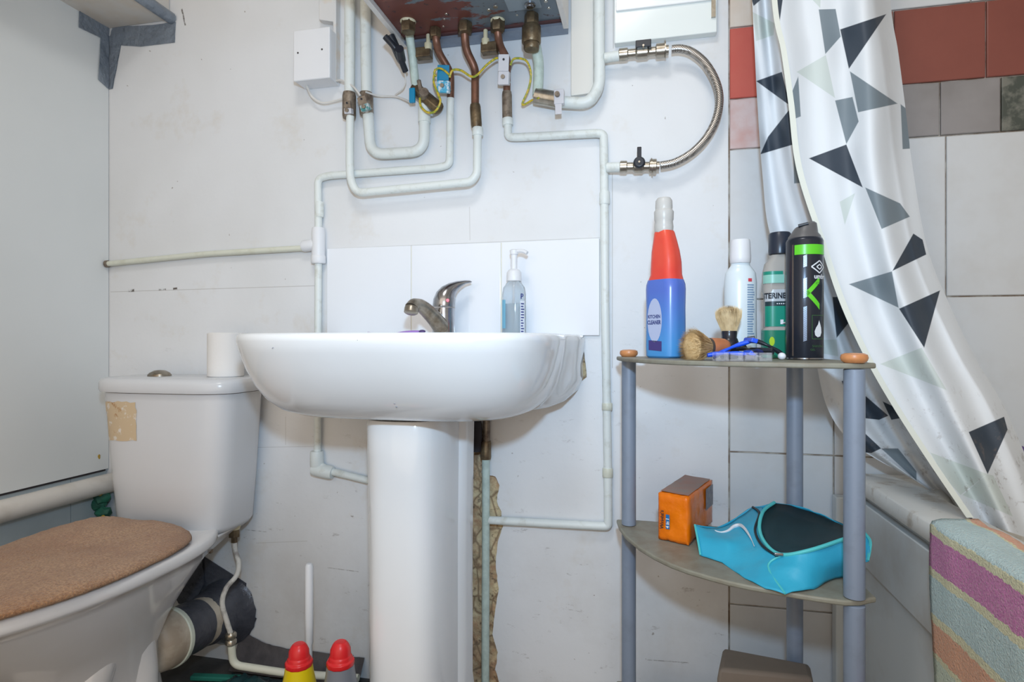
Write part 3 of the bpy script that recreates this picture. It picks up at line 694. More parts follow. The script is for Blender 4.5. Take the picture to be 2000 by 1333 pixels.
# soap dispenser
c0 = P(1004, 640, .055); c0.z = RZ-.006
t = thing('soap_dispenser', 'clear plastic hand wash bottle with white pump on the basin edge', 'soap dispenser', c0)
clear = M('clear_plastic', (226, 236, 242), .08, trans=.9, ior=1.25, alpha=.75)
liquid = M('pale_blue_liquid', (224, 236, 244), .1, trans=.6, ior=1.33)
bm = B(); lathe(bm, [(.020,0),(.0262,.003),(.0268,.010),(.0266,.095),(.024,.110),(.016,.121),(.013,.124),(.013,.128)], c0, 32, sy=.8); obj('bottle', bm, clear, t)
bm = B(); lathe(bm, [(.019,.002),(.0252,.005),(.0256,.074),(.001,.074)], c0, 32, sy=.78); obj('liquid', bm, liquid, t)
bm = B(); tube(bm, [c0+Vector((-.002,0,.006)), c0+Vector((0,0,.12))], .002, 8); obj('dip_tube', bm, white_pl, t)
bm = B(); lathe(bm, [(.0165,.124),(.017,.126),(.016,.143),(.012,.149),(.007,.151),(.007,.182),(.009,.183),(.0095,.192),(.006,.194)], c0, 24); obj('pump', bm, white_pl, t)
bm = B(); tube(bm, smooth_path([c0+Vector((0,0,.189)), c0+Vector((.018,-.004,.190)), c0+Vector((.031,-.008,.184))], 5), .0042, 10); obj('nozzle', bm, white_pl, t)
bm = B(); patch_on_cyl(bm, c0, .0262, -1.25, -.75, .02, .082, basis=None, e=0.0012, n=6); obj('blue_back_label', bm, M('label_blue', (120, 184, 214), .4), t)
bm = B(); patch_on_cyl(bm, c0, .0262, .50, 1.0, .006, .080, e=.0012, n=6); obj('text_label', bm, M('label_white', (222, 228, 238), .4), t)
ink = M('navy_print', (50, 62, 130), .4)
bm = B()
for k in range(11): patch_on_cyl(bm, c0, .0262, .56, .56+random.uniform(.18, .38), .012+.006*k, .0145+.006*k, e=.0018, n=3)
text_on(bm, 'P', .016, cylfn(c0, .0262, .52, .084, e=.0014), .0004); obj('print', bm, ink, t)
# purple thing on the deck
t = thing('purple_razor', 'purple plastic razor lying on the basin beside the tap', 'razor', P(790, 640, .10))
cc = P(785, 640, .10); cc.z = RZ+.004
purple = M('purple_plastic', (166, 126, 206), .35); dpurple = M('dark_purple', (96, 74, 128), .4)
rg = []
for u in range(15):
    f = u/14; c = Vector((cc.x-.040+.092*f, cc.y-.006*f, RZ-.004+.011*f**.9)); w = .003+.010*math.sin(PI*min(1, f*1.1)**.8); h = .0015+.0052*math.sin(PI*min(f*.95, 1))
    rg.append([c+Vector((0, w*math.sin(a), h*math.cos(a))) for a in [2*PI*k/12 for k in range(12)]])
bm = B(); loft(bm, rg); obj('handle', bm, purple, t)
bm = B(); blob(bm, (cc.x+.050, cc.y-.006, RZ+.0075), .007, 2, scale=(1.1,1,.55)); obj('grip_end', bm, dpurple, t, label='dark purple end')
bm = B(); tube(bm, smooth_path([Vector((cc.x-.04, cc.y, RZ-.003)), Vector((cc.x-.06, cc.y, RZ+.001)), Vector((cc.x-.082, cc.y, RZ+.006))], 5), .0022, 8); obj('clear_stem', bm, M('milky_plastic', (222, 218, 232), .3, alpha=.8), t)

# ------------------------------------------------------------ cistern and toilet
TC = -1.08
def cring(hw, y0, y1, z, ex=4.2, n=48):
    pts = []
    cy = (y0+y1)/2; hy = (y1-y0)/2
    for i in range(n):
        a = 2*PI*i/n; c, s_ = math.cos(a), math.sin(a)
        pts.append(Vector((TC+hw*math.copysign(abs(c)**(2/ex), c), -(cy+hy*math.copysign(abs(s_)**(2/ex), s_)), z)))
    return pts
t = thing('toilet_cistern', 'white ceramic toilet cistern with peeled beige sticker mark', 'cistern', (TC, -.1, .375))
bm = B(); loft(bm, [cring(.125,.03,.150,.376), cring(.140,.022,.172,.379), cring(.148,.014,.180,.392), cring(.158,.012,.188,.50), cring(.168,.012,.192,.62), cring(.174,.012,.195,.700)])
obj('tank', bm, ceramic_old, t, angle=60)
bm = B(); loft(bm, [cring(.172,.012,.192,.7005), cring(.181,.008,.204,.702), cring(.183,.008,.206,.708), cring(.183,.008,.206,.722), cring(.180,.010,.203,.730), cring(.172,.016,.195,.7345)])
obj('lid', bm, ceramic_old, t, angle=60)
bm = B(); c = Vector((-1.155, -.10, .7345)); lathe(bm, [(.026,0),(.026,.003),(.022,.008),(.012,.0135),(.002,.0145)], c, 24); obj('flush_button', bm, chrome_d, t)
stick = bpy.data.materials.new('sticker_residue'); stick.use_nodes = True; nt = NT(stick); b = nt.n['Principled BSDF']
tc = nt.new('ShaderNodeTexCoord').outputs['Object']
c = nt.mix(nt.ramp(nt.noise(tc, 40, 4, .65), .59, .65), lin((206, 184, 152)), lin((222, 214, 204)))
c = nt.mix(nt.ramp(nt.noise(tc, 26, 5, .7), .60, .68), c, lin((176, 132, 88)))
nt.l.new(c, b.inputs['Base Color']); b.inputs['Roughness'].default_value = .6
bm = B(); g = []
def cist_y(x, z):
    w = max(0, min(1, (z-.5)/.2)); hw = .158+.016*w; y1 = .188+.007*w; k = min(.999, abs(x-TC)/hw)
    return -(((.012+y1)/2)+((y1-.012)/2)*(1-k**4.2)**(1/4.2))-.0007
for j in range(9):
    row = []
    for i in range(9):
        p = P(193+75*i/8, 862-76*j/8, .19); ed = (.004*noise.noise(p*60) if i in (0, 8) or j in (0, 8) else 0)
        row.append(bm.verts.new((p.x+ed, cist_y(p.x+ed, p.z+ed), p.z+ed)))
    g.append(row)
for j in range(8):
    for i in range(8): bm.faces.new((g[j][i], g[j][i+1], g[j+1][i+1], g[j+1][i]))
obj('sticker_residue', bm, stick, t, label='peeled beige sticker patch')
# toilet roll
c = P(441, 715, .085); c.z = .7345
t = thing('toilet_roll', 'white toilet roll standing on the cistern lid', 'toilet roll', c)
bm = B(); lathe(bm, [(.020,.001),(.038,.0),(.0405,.002),(.0405,.103),(.038,.105),(.020,.104),(.020,.001)], c, 40, caps=False); obj('paper', bm, M('tissue_paper', (228, 226, 224), .9, bump=(120, .3, .001)), t)
bm = B(); lathe(bm, [(.0200,.002),(.0200,.1035),(.0188,.1035),(.0188,.002),(.0200,.002)], c, 30, caps=False); obj('cardboard_core', bm, M('cardboard', (150, 128, 104), .9), t)
# pan
def egg(hw, yb, yf, z, n=56, exb=2.6):
    pts = []; ym = yb+(yf-yb)*.45
    for i in range(n):
        a = 2*PI*i/n; c, s_ = math.cos(a), math.sin(a)
        if s_ >= 0: x = c*hw; y = ym+(yf-ym)*s_
        else: x = hw*math.copysign(abs(c)**(2/exb), c); y = ym-(ym-yb)*abs(s_)**(2/exb)
        pts.append(Vector((TC+x, -y, z)))
    return pts
t = thing('toilet_pan', 'white ceramic toilet pan with glossy bowl at lower left', 'toilet', (TC, -.35, 0))
bm = B()
body = [egg(.100,.20,.52,.0), egg(.098,.20,.515,.02), egg(.084,.21,.48,.06), egg(.078,.22,.46,.12), egg(.084,.225,.48,.18), egg(.108,.20,.55,.24), egg(.140,.16,.62,.30), egg(.162,.12,.665,.345), egg(.170,.11,.690,.364), egg(.177,.10,.712,.367), egg(.181,.095,.720,.374), egg(.180,.095,.719,.388), egg(.176,.10,.712,.393),
        egg(.150,.17,.660,.391), egg(.135,.19,.64,.382), egg(.12,.21,.58,.33), egg(.07,.26,.45,.24), egg(.03,.30,.38,.20)]
loft(bm, body); obj('bowl', bm, pan_cer, t, angle=60)
bm = B()     # shelf reaching back under the cistern
def shelf_ring(yb, hw, z0, z1): return [Vector((TC-hw, -yb, z1)), Vector((TC+hw, -yb, z1)), Vector((TC+hw*.93, -yb, z1-.012)), Vector((TC+hw*.45, -yb, z0)), Vector((TC-hw*.45, -yb, z0)), Vector((TC-hw*.93, -yb, z1-.012))]
loft(bm, [shelf_ring(.02,.115,.335,.3755), shelf_ring(.08,.125,.32,.3755), shelf_ring(.17,.140,.29,.3765), shelf_ring(.26,.160,.24,.385), shelf_ring(.32,.15,.18,.384)])
obj('rear_shelf', bm, pan_cer, t, bev=.006, smooth=True)
bm = B()    # trapway and outlet on the right of the foot
tube(bm, smooth_path([Vector((TC+.02,-.46,.02)), Vector((TC+.050,-.41,.15)), Vector((TC+.056,-.37,.25)), Vector((TC+.050,-.335,.29)), Vector((TC+.050,-.30,.22)), Vector((TC+.056,-.295,.12)), Vector((TC+.056,-.30,.0))], 8), lambda u: .040-.006*math.sin(PI*u), 22)
obj('trapway', bm, pan_cer, t)
# seat with fluffy cover
fluff = bpy.data.materials.new('brown_fluffy_cover'); fluff.use_nodes = True; nt = NT(fluff); b = nt.n['Principled BSDF']
tc = nt.new('ShaderNodeTexCoord').outputs['Object']
c = nt.mix(nt.ramp(nt.noise(tc, 9, 5, .65), .35, .65), lin((176, 124, 80)), lin((206, 160, 116)))
c = nt.mix(nt.ramp(nt.noise(tc, 260, 3, .6), .35, .7), c, lin((150, 100, 60)))
nt.l.new(c, b.inputs['Base Color']); b.inputs['Roughness'].default_value = .95; b.inputs['Sheen Weight'].default_value = .4
bp = nt.new('ShaderNodeBump'); bp.inputs['Strength'].default_value = 1; bp.inputs['Distance'].default_value = .006
nt.l.new(nt.noise(tc, 330, 3, .7), bp.inputs['Height']); nt.l.new(bp.outputs[0], b.inputs['Normal'])
t = thing('toilet_seat_lid', 'closed toilet seat lid wrapped in a brown fluffy cover', 'toilet lid', (TC, -.42, .395))
bm = B(); loft(bm, [egg(.166,.215,.702,.3935,exb=3.2), egg(.168,.212,.704,.397,exb=3.2), egg(.164,.216,.698,.403,exb=3.2), egg(.1,.3,.55,.404)]); obj('seat_lid', bm, white_pl, t)
bm = B(); R_ = []
for hw, yb, yf, z in ((.164,.217,.698,.3965),(.176,.206,.714,.3975),(.181,.203,.719,.402),(.178,.205,.716,.408),(.168,.212,.704,.413),(.157,.223,.688,.416),(.14,.24,.66,.418),(.12,.27,.62,.419),(.09,.31,.56,.420),(.05,.37,.50,.420),(.01,.42,.44,.420)):
    R_.append(egg(hw, yb, yf, z, 120, 3.2))
loft(bm, R_)
bmesh.ops.subdivide_edges(bm, edges=[e for e in bm.edges if e.calc_length() > .012], cuts=1, use_grid_fill=True)
for v in bm.verts:
    q = v.co; w = noise.noise(q*14)*.006+noise.noise(q*7+Vector((3,1,2)))*.006+abs(noise.noise(q*Vector((40,40,40)).length*.5))*.002
    # raised hump near the rear left and a fold
    hump = .020*math.exp(-(((q.x+1.15)/.07)**2+((q.y+.30)/.09)**2))+.006*math.exp(-(((q.x+1.02)/.08)**2+((q.y+.25)/.05)**2))
    if q.z > .400: v.co.z += (w*.7+hump)*min(1, (q.z-.400)/.015)
    v.co += Vector((noise.noise(q*300), noise.noise(q*310+Vector((9,9,9))), noise.noise(q*320)))*.0012
obj('fluffy_cover', bm, fluff, t, label='brown terry cover', angle=180)
# waste connector
t = thing('soil_pipe', 'wide beige soil pipe wrapped in grey duct tape behind the toilet foot', 'soil pipe', (TC+.07, -.12, .06))
ax0 = Vector((-1.046, -.235, .155)); ax1 = Vector((-1.046, -.001, .128)); ax = (ax1-ax0)
beige = M('beige_plastic_pipe', (196, 186, 170), .45, var=(12, .8, (160, 144, 126), .42, .6), bump=(30, .3, .004))
palebeige = M('pale_rim', (206, 212, 198), .4)
bm = B(); lathe(bm, [(.040,-.02),(.052,-.015),(.060,-.002),(.063,.02),(.064,.046),(.057,.050)], ax0, 40, ax); obj('pan_connector', bm, beige, t)
bm = B(); lathe(bm, [(.0645,.038),(.0665,.040),(.0665,.049),(.060,.051)], ax0, 40, ax); obj('connector_rim', bm, palebeige, t)
bm = B(); lathe(bm, [(.0575,.050),(.0585,.056),(.0578,.08),(.0588,.10),(.0580,.13),(.056,.131)], ax0, 40, ax); crumple(bm, .0012, 60); obj('tape_wrap', bm, ducttape_dark, t, label='shiny grey tape wrap')
bm = B(); lathe(bm, [(.0555,.125),(.0565,.130),(.0565,ax.length-.002)], ax0, 40, ax); obj('wall_spigot', bm, beige, t)
bm = B(); lathe(bm, [(.0572,ax.length-.085),(.062,ax.length-.070),(.066,ax.length-.04),(.080,ax.length-.012),(.088,ax.length-.002)], ax0, 36, ax); crumple(bm, .006, 34)
for v in bm.verts: v.co.y = min(v.co.y, -.0015)
obj('tape_skirt', bm, ducttape_dark, t, label='crumpled dark tape skirt at the wall')
# dark tape patch on the wall
t = thing('wall_tape_patch', 'dark grey tape patch on the wall around the soil pipe', 'tape', P(440, 1200, 0))
tapestrip([P(398,1092,0), P(400,1088,0), P(482,1140,0), P(478,1192,0), P(440,1230,0), P(360,1180,0), P(372,1120,0)], ducttape_dark, parent=t, cut=5)
tapestrip([P(440,1160,.002), P(478,1190,.002), P(502,1209,.002), P(484,1250,.002), P(455,1235,.002)], ducttape_dark, parent=t, cut=4)
tapestrip([P(335,1150,.004), P(395,1085,.004), P(400,1140,.004), P(380,1180,.004), P(350,1180,.004)], ducttape_dark, parent=t, cut=4)
# feed hose
t = thing('cistern_feed_pipe', 'bent thin white feed pipe with brass nut under the cistern', 'pipe', P(460, 1300, .03))
pts = [P(458,1050,.06), P(459,1075,.06), P(466,1100,.07), P(462,1125,.09), P(442,1150,.115), P(434,1180,.125), P(443,1215,.125), P(452,1245,.12), P(452,1262,.12)]
bm = B(); tube(bm, smooth_path(pts, 6), .0058, 12); obj('pipe_run', bm, M('grimy_white_pipe', (200, 198, 192), .45, var=(40, .7, (120, 112, 108), .5, .65)), t)
bm = B(); a = P(458,1038,.06); lathe(bm, [(.013,.004),(.0135,0),(.0135,-.014),(.008,-.016),(.008,-.028)], a, 6); obj('brass_nut', bm, brass, t)
bm = B(); a = P(458,1030,.06); lathe(bm, [(.014,.022),(.014,0),(.012,-.006)], a, 20); obj('inlet_shank', bm, cream_pl, t)
bm = B(); a = P(451,1236,.12); lathe(bm, [(.009,0),(.0125,-.004),(.0125,-.013),(.010,-.016),(.0125,-.019),(.0125,-.027),(.009,-.030)], a, 8); obj('compression_nut', bm, nickel, t)
bm = B(); tube(bm, fillet([P(452,1262,.12), P(455,1300,.12), P(560,1316,.09), P(700,1326,.08)], .02), .0085, 12); obj('floor_run', bm, creampipe, t, label='cream pipe running level near floor')
bm = B(); a = P(411,1062,.12); lathe(bm, [(.004,.03),(.004,-.012),(.006,-.012),(.006,-.022),(.002,-.024)], a, 8)
obj('cistern_bolt', bm, oldmetal, label='rusty bolt hanging under the rear of the toilet', cat='bolt')
# skirting strip of black sheet, crumpled bag and rubbish on the floor
bm = B(); top = [(470,1232),(520,1258),(560,1268),(620,1274),(680,1282),(712,1286)]; g = []
for i in range(31):
    f = i/30*(len(top)-1); k = min(int(f), len(top)-2); y = top[k][1]+(top[k+1][1]-top[k][1])*(f-k); x = top[k][0]+(top[k+1][0]-top[k][0])*(f-k)
    a = P(x, y, .004); b_ = Vector((a.x, -.045, .004)); row = []
    for j in range(8):
        w = j/7; p = a.lerp(b_, w); p.y = -.004-.045*w**1.6; p += Vector((0, -abs(noise.noise(p*40))*.006, 0)); row.append(bm.verts.new(p))
    g.append(row)
for i in range(30):
    for j in range(7): bm.faces.new((g[i][j], g[i+1][j], g[i+1][j+1], g[i][j+1]))
bmesh.ops.solidify(bm, geom=bm.faces[:], thickness=.0015)
obj('sealing_sheet', bm, M('charcoal_sheet', (88, 84, 86), .5, var=(20, .7, (58, 56, 60)), bump=(40, .5, .004)), label='charcoal sheet strip sealing the foot of the wall behind the bottles', cat='sheet')
bm = B(); g = []
for i in range(25):
    row = []
    for j in range(17):
        p = Vector((-.975+.19*i/24, -.062-.14*j/16, 0)); e = min(i/24, 1-i/24, j/16, 1-j/16)*2
        p.z = .006+.030*min(1, e*2)*(.6+.8*noise.noise(p*32))+.010*abs(noise.noise(p*90)); row.append(bm.verts.new(p))
    g.append(row)
for i in range(24):
    for j in range(16): bm.faces.new((g[i][j], g[i+1][j], g[i+1][j+1], g[i][j+1]))
bmesh.ops.solidify(bm, geom=bm.faces[:], thickness=.001)
obj('crumpled_bag', bm, M('dark_teal_plastic', (36, 70, 74), .25, var=(22, .8, (30, 34, 40)), bump=(60, .6, .004)), label='crumpled dark teal plastic bag on the floor beneath the soil pipe', cat='bag')
bm = B(); R = Matrix.Translation(PZ(420,1326,.012)) @ Matrix.Rotation(.15, 4, 'Z'); box(bm, (-.06,-.006,-.006), (.07,.012,.005), R)
obj('green_hose_piece', bm, M('teal_green', (42, 120, 106), .5), label='teal green plastic strip on the floor in front of the crumpled bag', cat='strip', bev=.003, smooth=False)
# crumpled coloured stuff in the left corner
def cornerstuff(pts, mat, lab, r, d):
    bm = B()
    for x, y in pts: c = P(x, y, d); blob(bm, c, r, 2, .6, 90, (1, .8, 1.1))
    obj('wall_filler_lump', bm, mat, label=lab, cat='filler')
greenm = M('painted_green_lump', (40, 106, 86), .6, var=(50, .8, (20, 60, 54))); yelm = M('yellow_lump', (196, 160, 60), .6, var=(50, .7, (120, 100, 50)))
cornerstuff([(193,950),(198,972),(190,985),(200,1003),(205,1025)], greenm, 'dark green lumpy filler in the corner left of the cistern', .019, .035)
cornerstuff([(188,888),(192,893)], yelm, 'yellow filler lump on the wall above the waste pipe, beside the cistern', .007, .03)
cornerstuff([(196,964),(203,1014)], yelm, 'yellow filler among the green lumps left of the cistern', .008, .055)
# waste pipe on the left wall
t = thing('waste_pipe', 'thick white waste pipe running along the left wall beside the cistern', 'pipe', (XL+.034, -.5, .44))
bm = B(); tube(bm, [Vector((XL+.034, -.01-.1*k, .442+.0*k)) for k in range(18)], .0255, 20, wob=.02); obj('pipe_run', bm, M('waste_pipe_white', (216, 212, 206), .4, var=(14, .5, (186, 178, 166), .5, .7)), t)
bm = B(); c = PX(27, 983, XL+.03); box(bm, c+Vector((-.02,-.012,-.004)), c+Vector((.006,.012,.004))); obj('pipe_clip', bm, nickel, t, smooth=False)
bm = B(); box(bm, (XL+.001, -1.8, .471), (XL+.011, -.01, .475)); obj('panel_gap_shade', bm, dark_hole, t, smooth=False, label='dark strip as gap shade above pipe')  # solid dark strip, its colour standing in for shade in the gap

# ------------------------------------------------------------ bottles and brush on the floor
def squeezy(px, label, mat, capy):
    c = P(px, 1300, .335); c.z = 0; zt = P(px, capy, .335).z
    t = thing('toilet_cleaner_bottle', label, 'bottle', c)
    s_ = zt/.275
    bm = B(); lathe(bm, [(.034,0),(.038,.004),(.038,.10),(.036,.15),(.031,.19),(.0265,.215),(.0245,.231),(.018,.232)], c, 40); 
    for v in bm.verts: v.co.z *= s_
    obj('body', bm, mat, t)
    bm = B(); pr = [(.0245,.231),(.0255,.233),(.0250,.240),(.0215,.242),(.0205,.248),(.0190,.2495),(.0180,.262),(.0145,.270),(.010,.275),(.003,.2755)]
    lathe(bm, [(r, h*s_) for r, h in pr], c, 12); obj('cap', bm, red_pl, t, label='red cap', bev=.001)
squeezy(584, 'yellow toilet cleaner bottle with a red cap', yellow_pl, 1258)
squeezy(665, 'dark grey toilet cleaner bottle with a red cap, next to the pedestal', grey_pl, 1254)
c = P(604, 1200, .175); c.z = 0
t = thing('toilet_brush', 'toilet brush with slim white handle against the wall behind the bottles', 'toilet brush', c)
bm = B(); lathe(bm, [(.030,0),(.045,.004),(.044,.03),(.030,.045),(.010,.05)], c, 30); obj('holder', bm, white_pl, t)
zt = P(602, 1101, .175).z
bm = B(); lathe(bm, [(.0055,.045),(.0055,.075),(.0085,.077),(.0085,.080),(.0068,.083),(.0066,.165),(.0082,.168),(.0090,.22),(.0088,zt-.006),(.0062,zt-.001),(.002,zt)], c, 18); obj('handle', bm, white_pl, t)

# ------------------------------------------------------------ bath
t = thing('bathtub', 'white bath with chipped rim and panelled side at the right', 'bathtub', (.75, -.8, 0))
bx, bz = .412, .552
pm = M('bath_panel_paint', (206, 212, 214), .4, var=(6, .6, (178, 172, 164), .45, .7), bump=(14, .2, .004))
rimm = M('bath_rim_paint', (222, 222, 218), .3, var=(24, .8, (176, 164, 148), .55, .68), bump=(30, .3, .004))
yf = -1.72
# rim with opening and tub
bm = B()
def rr(x0, x1, y0, y1, r, z, n=6):
    return [Vector((x, y, z)) for x, y in rrect((x0+x1)/2, (y0+y1)/2, (x1-x0)/2, (y1-y0)/2, r, n)]
loft(bm, [rr(bx+.002, XR-.002, yf, -.002, .008, bz-.030), rr(bx, XR-.002, yf, -.002, .008, bz-.026), rr(bx, XR-.002, yf, -.002, .008, bz-.004), rr(bx+.004, XR-.004, yf+.004, -.004, .008, bz),
          rr(bx+.085, XR-.05, yf+.06, -.09, .10, bz-.001), rr(bx+.095, XR-.06, yf+.07, -.10, .10, bz-.012), rr(bx+.115, XR-.08, yf+.12, -.13, .10, .35), rr(bx+.15, XR-.11, yf+.2, -.18, .10, .20), rr(bx+.25, XR-.2, yf+.35, -.3, .08, .18)], False, True)
obj('tub', bm, rimm, t, angle=50)
bm = B(); box(bm, (bx+.020, yf, .40), (bx+.032, -.003, bz-.030)); obj('upper_panel', bm, pm, t, smooth=False)
bm = B(); box(bm, (bx+.004, yf, .385), (bx+.020, -.003, .506)); obj('rail_board', bm, pm, t, smooth=False, bev=.002)
bm = B(); box(bm, (bx+.010, yf, .003), (bx+.032, -.003, .382)); obj('side_panel', bm, pm, t, smooth=False, bev=.002)
bm = B(); box(bm, (bx-.035, -.030, 0), (bx+.004, -.004, bz-.045)); obj('corner_batten', bm, pm, t, smooth=False, bev=.002)

# towel over the rim
def towel_material():
    m = bpy.data.materials.new('striped_terry'); m.use_nodes = True; q = NT(m); b = q.n['Principled BSDF']
    uv = q.new('ShaderNodeUVMap').outputs[0]; sp = q.new('ShaderNodeSeparateXYZ'); q.l.new(uv, sp.inputs[0])
    tc = q.new('ShaderNodeTexCoord').outputs['Object']
    s_ = q.math('ADD', sp.outputs[1], q.math('MULTIPLY', q.math('SUBTRACT', q.noise(tc, 130, 2), .5), .008))
    rp = q.new('ShaderNodeValToRGB'); q.l.new(s_, rp.inputs[0]); cr = rp.color_ramp; cr.interpolation = 'CONSTANT'
    blue, yel, pink, org, grn = (200, 226, 228), (236, 232, 192), (216, 124, 186), (242, 176, 140), (214, 228, 206)
    # v = 1 - arc/1.0, arc measured from z .552 at the outer edge downward (negative over the rim)
    st = [(0, pink), (.307, yel), (.317, grn), (.372, yel), (.382, org), (.425, yel), (.435, blue), (.488, yel), (.498, pink), (.545, yel), (.555, blue), (.606, yel), (.612, org)]
    while len(cr.elements) < len(st): cr.elements.new(.5)
    for e, (p, c_) in zip(cr.elements, st): pass
    for i, (p, c_) in enumerate(st):
        cr.elements[i].position = max(0, p) if i else 0; cr.elements[i].color = (*lin(c_), 1)
    col = q.mix(q.ramp(q.noise(tc, 420, 2, .6), .45, .75), rp.outputs[0], lin((236, 230, 214)))
    q.l.new(q.mix(.35, rp.outputs[0], col), b.inputs['Base Color'])
    b.inputs['Roughness'].default_value = .95; b.inputs['Sheen Weight'].default_value = .25
    bp = q.new('ShaderNodeBump'); bp.inputs['Strength'].default_value = 1; bp.inputs['Distance'].default_value = .006
    q.l.new(q.noise(tc, 300, 3, .7), bp.inputs['Height']); q.l.new(bp.outputs[0], b.inputs['Normal']); return m
path = []
k = 0
for i in range(45): path.append((bx-.012, .06+(bz-.06+.004)*i/44))
for a in range(1, 9): path.append((bx-.012+.014*(1-math.cos(a/8*PI/2)), bz+.004+.010*math.sin(a/8*PI/2)))
for i in range(1, 9): path.append((bx+.002+.006*i, bz+.014-.0003*i))
for i in range(1, 5): path.append((bx+.052+.003*i, bz+.0112-.0008*i*i))
arc = [0.0]
for a, b_ in zip(path, path[1:]): arc.append(arc[-1]+math.hypot(b_[0]-a[0], b_[1]-a[1]))
bm = B(); uvl = bm.loops.layers.uv.new('UVMap'); g = []; NY = 64
# the left edge slants a little: position by height
for i, (x, z) in enumerate(path):
    row = []
    sl = -.372+(-.030)*max(0, (bz-z))/.45 if x < bx+.001 else -.372+.10*min(1, (x-bx)/.1)*.25
    for j in range(NY+1):
        y = sl-(.62)*j/NY; p = Vector((x, y, z))
        w = noise.noise(Vector((x*3, y*9, z*4)))*.010+noise.noise(Vector((1, y*22, z*8)))*.004
        if x < bx+.001: p.x -= abs(w)*.9
        elif z >= bz: p.z += abs(w)*.7
        p += Vector((noise.noise(p*260), noise.noise(p*270), noise.noise(p*280)))*.0012
        v = bm.verts.new(p); row.append(v)
    g.append(row)
UVV = {}
for i in range(len(path)):
    for j in range(NY+1): UVV[g[i][j]] = (j/NY, .06+arc[i])
for i in range(len(path)-1):
    for j in range(NY): bm.faces.new((g[i][j], g[i][j+1], g[i+1][j+1], g[i+1][j]))
for f in bm.faces:
    for l in f.loops: l[uvl].uv = UVV[l.vert]
o = obj('bath_towel', bm, towel_material(), label='pastel striped terry towel in pink, orange and blue hanging over the bath side', cat='towel', angle=180)
sm = o.modifiers.new('thickness', 'SOLIDIFY'); sm.thickness = .006; sm.offset = -1

# ------------------------------------------------------------ shower curtain
def interp(tab, v):
    n = len(tab)-1; f = v*n; k = min(int(f), n-1); w = f-k
    p0 = tab[max(k-1,0)]; p1 = tab[k]; p2 = tab[k+1]; p3 = tab[min(k+2, n)]
    r = []
    for a in range(2):
        r.append(.5*((2*p1[a])+(p2[a]-p0[a])*w+(2*p0[a]-5*p1[a]+4*p2[a]-p3[a])*w*w+(3*p1[a]-p0[a]-3*p2[a]+p3[a])*w**3))
    return r
Ht = [(1478,-600),(1492,-300),(1508,0),(1526,100),(1540,200),(1556,330),(1600,470),(1640,590),(1690,700),(1744,795),(1815,905),(1888,1012)]
Rt = [(1700,-600),(1718,-300),(1739,0),(1754,100),(1767,200),(1783,330),(1810,480),(1852,590),(1905,700),(1958,790),(2015,920),(2075,1075)]
Lt = [(1440,-600),(1455,-300),(1469,0),(1474,100),(1479,200),(1489,340),(1505,460),(1560,560),(1590,690),(1617,800),(1672,872),(1791,941)]
Et = [(1505,-600),(1520,-300),(1534,0),(1548,100),(1562,200),(1580,330),(1625,470),(1662,590),(1708,700),(1762,800),(1828,910),(1880,1002)]
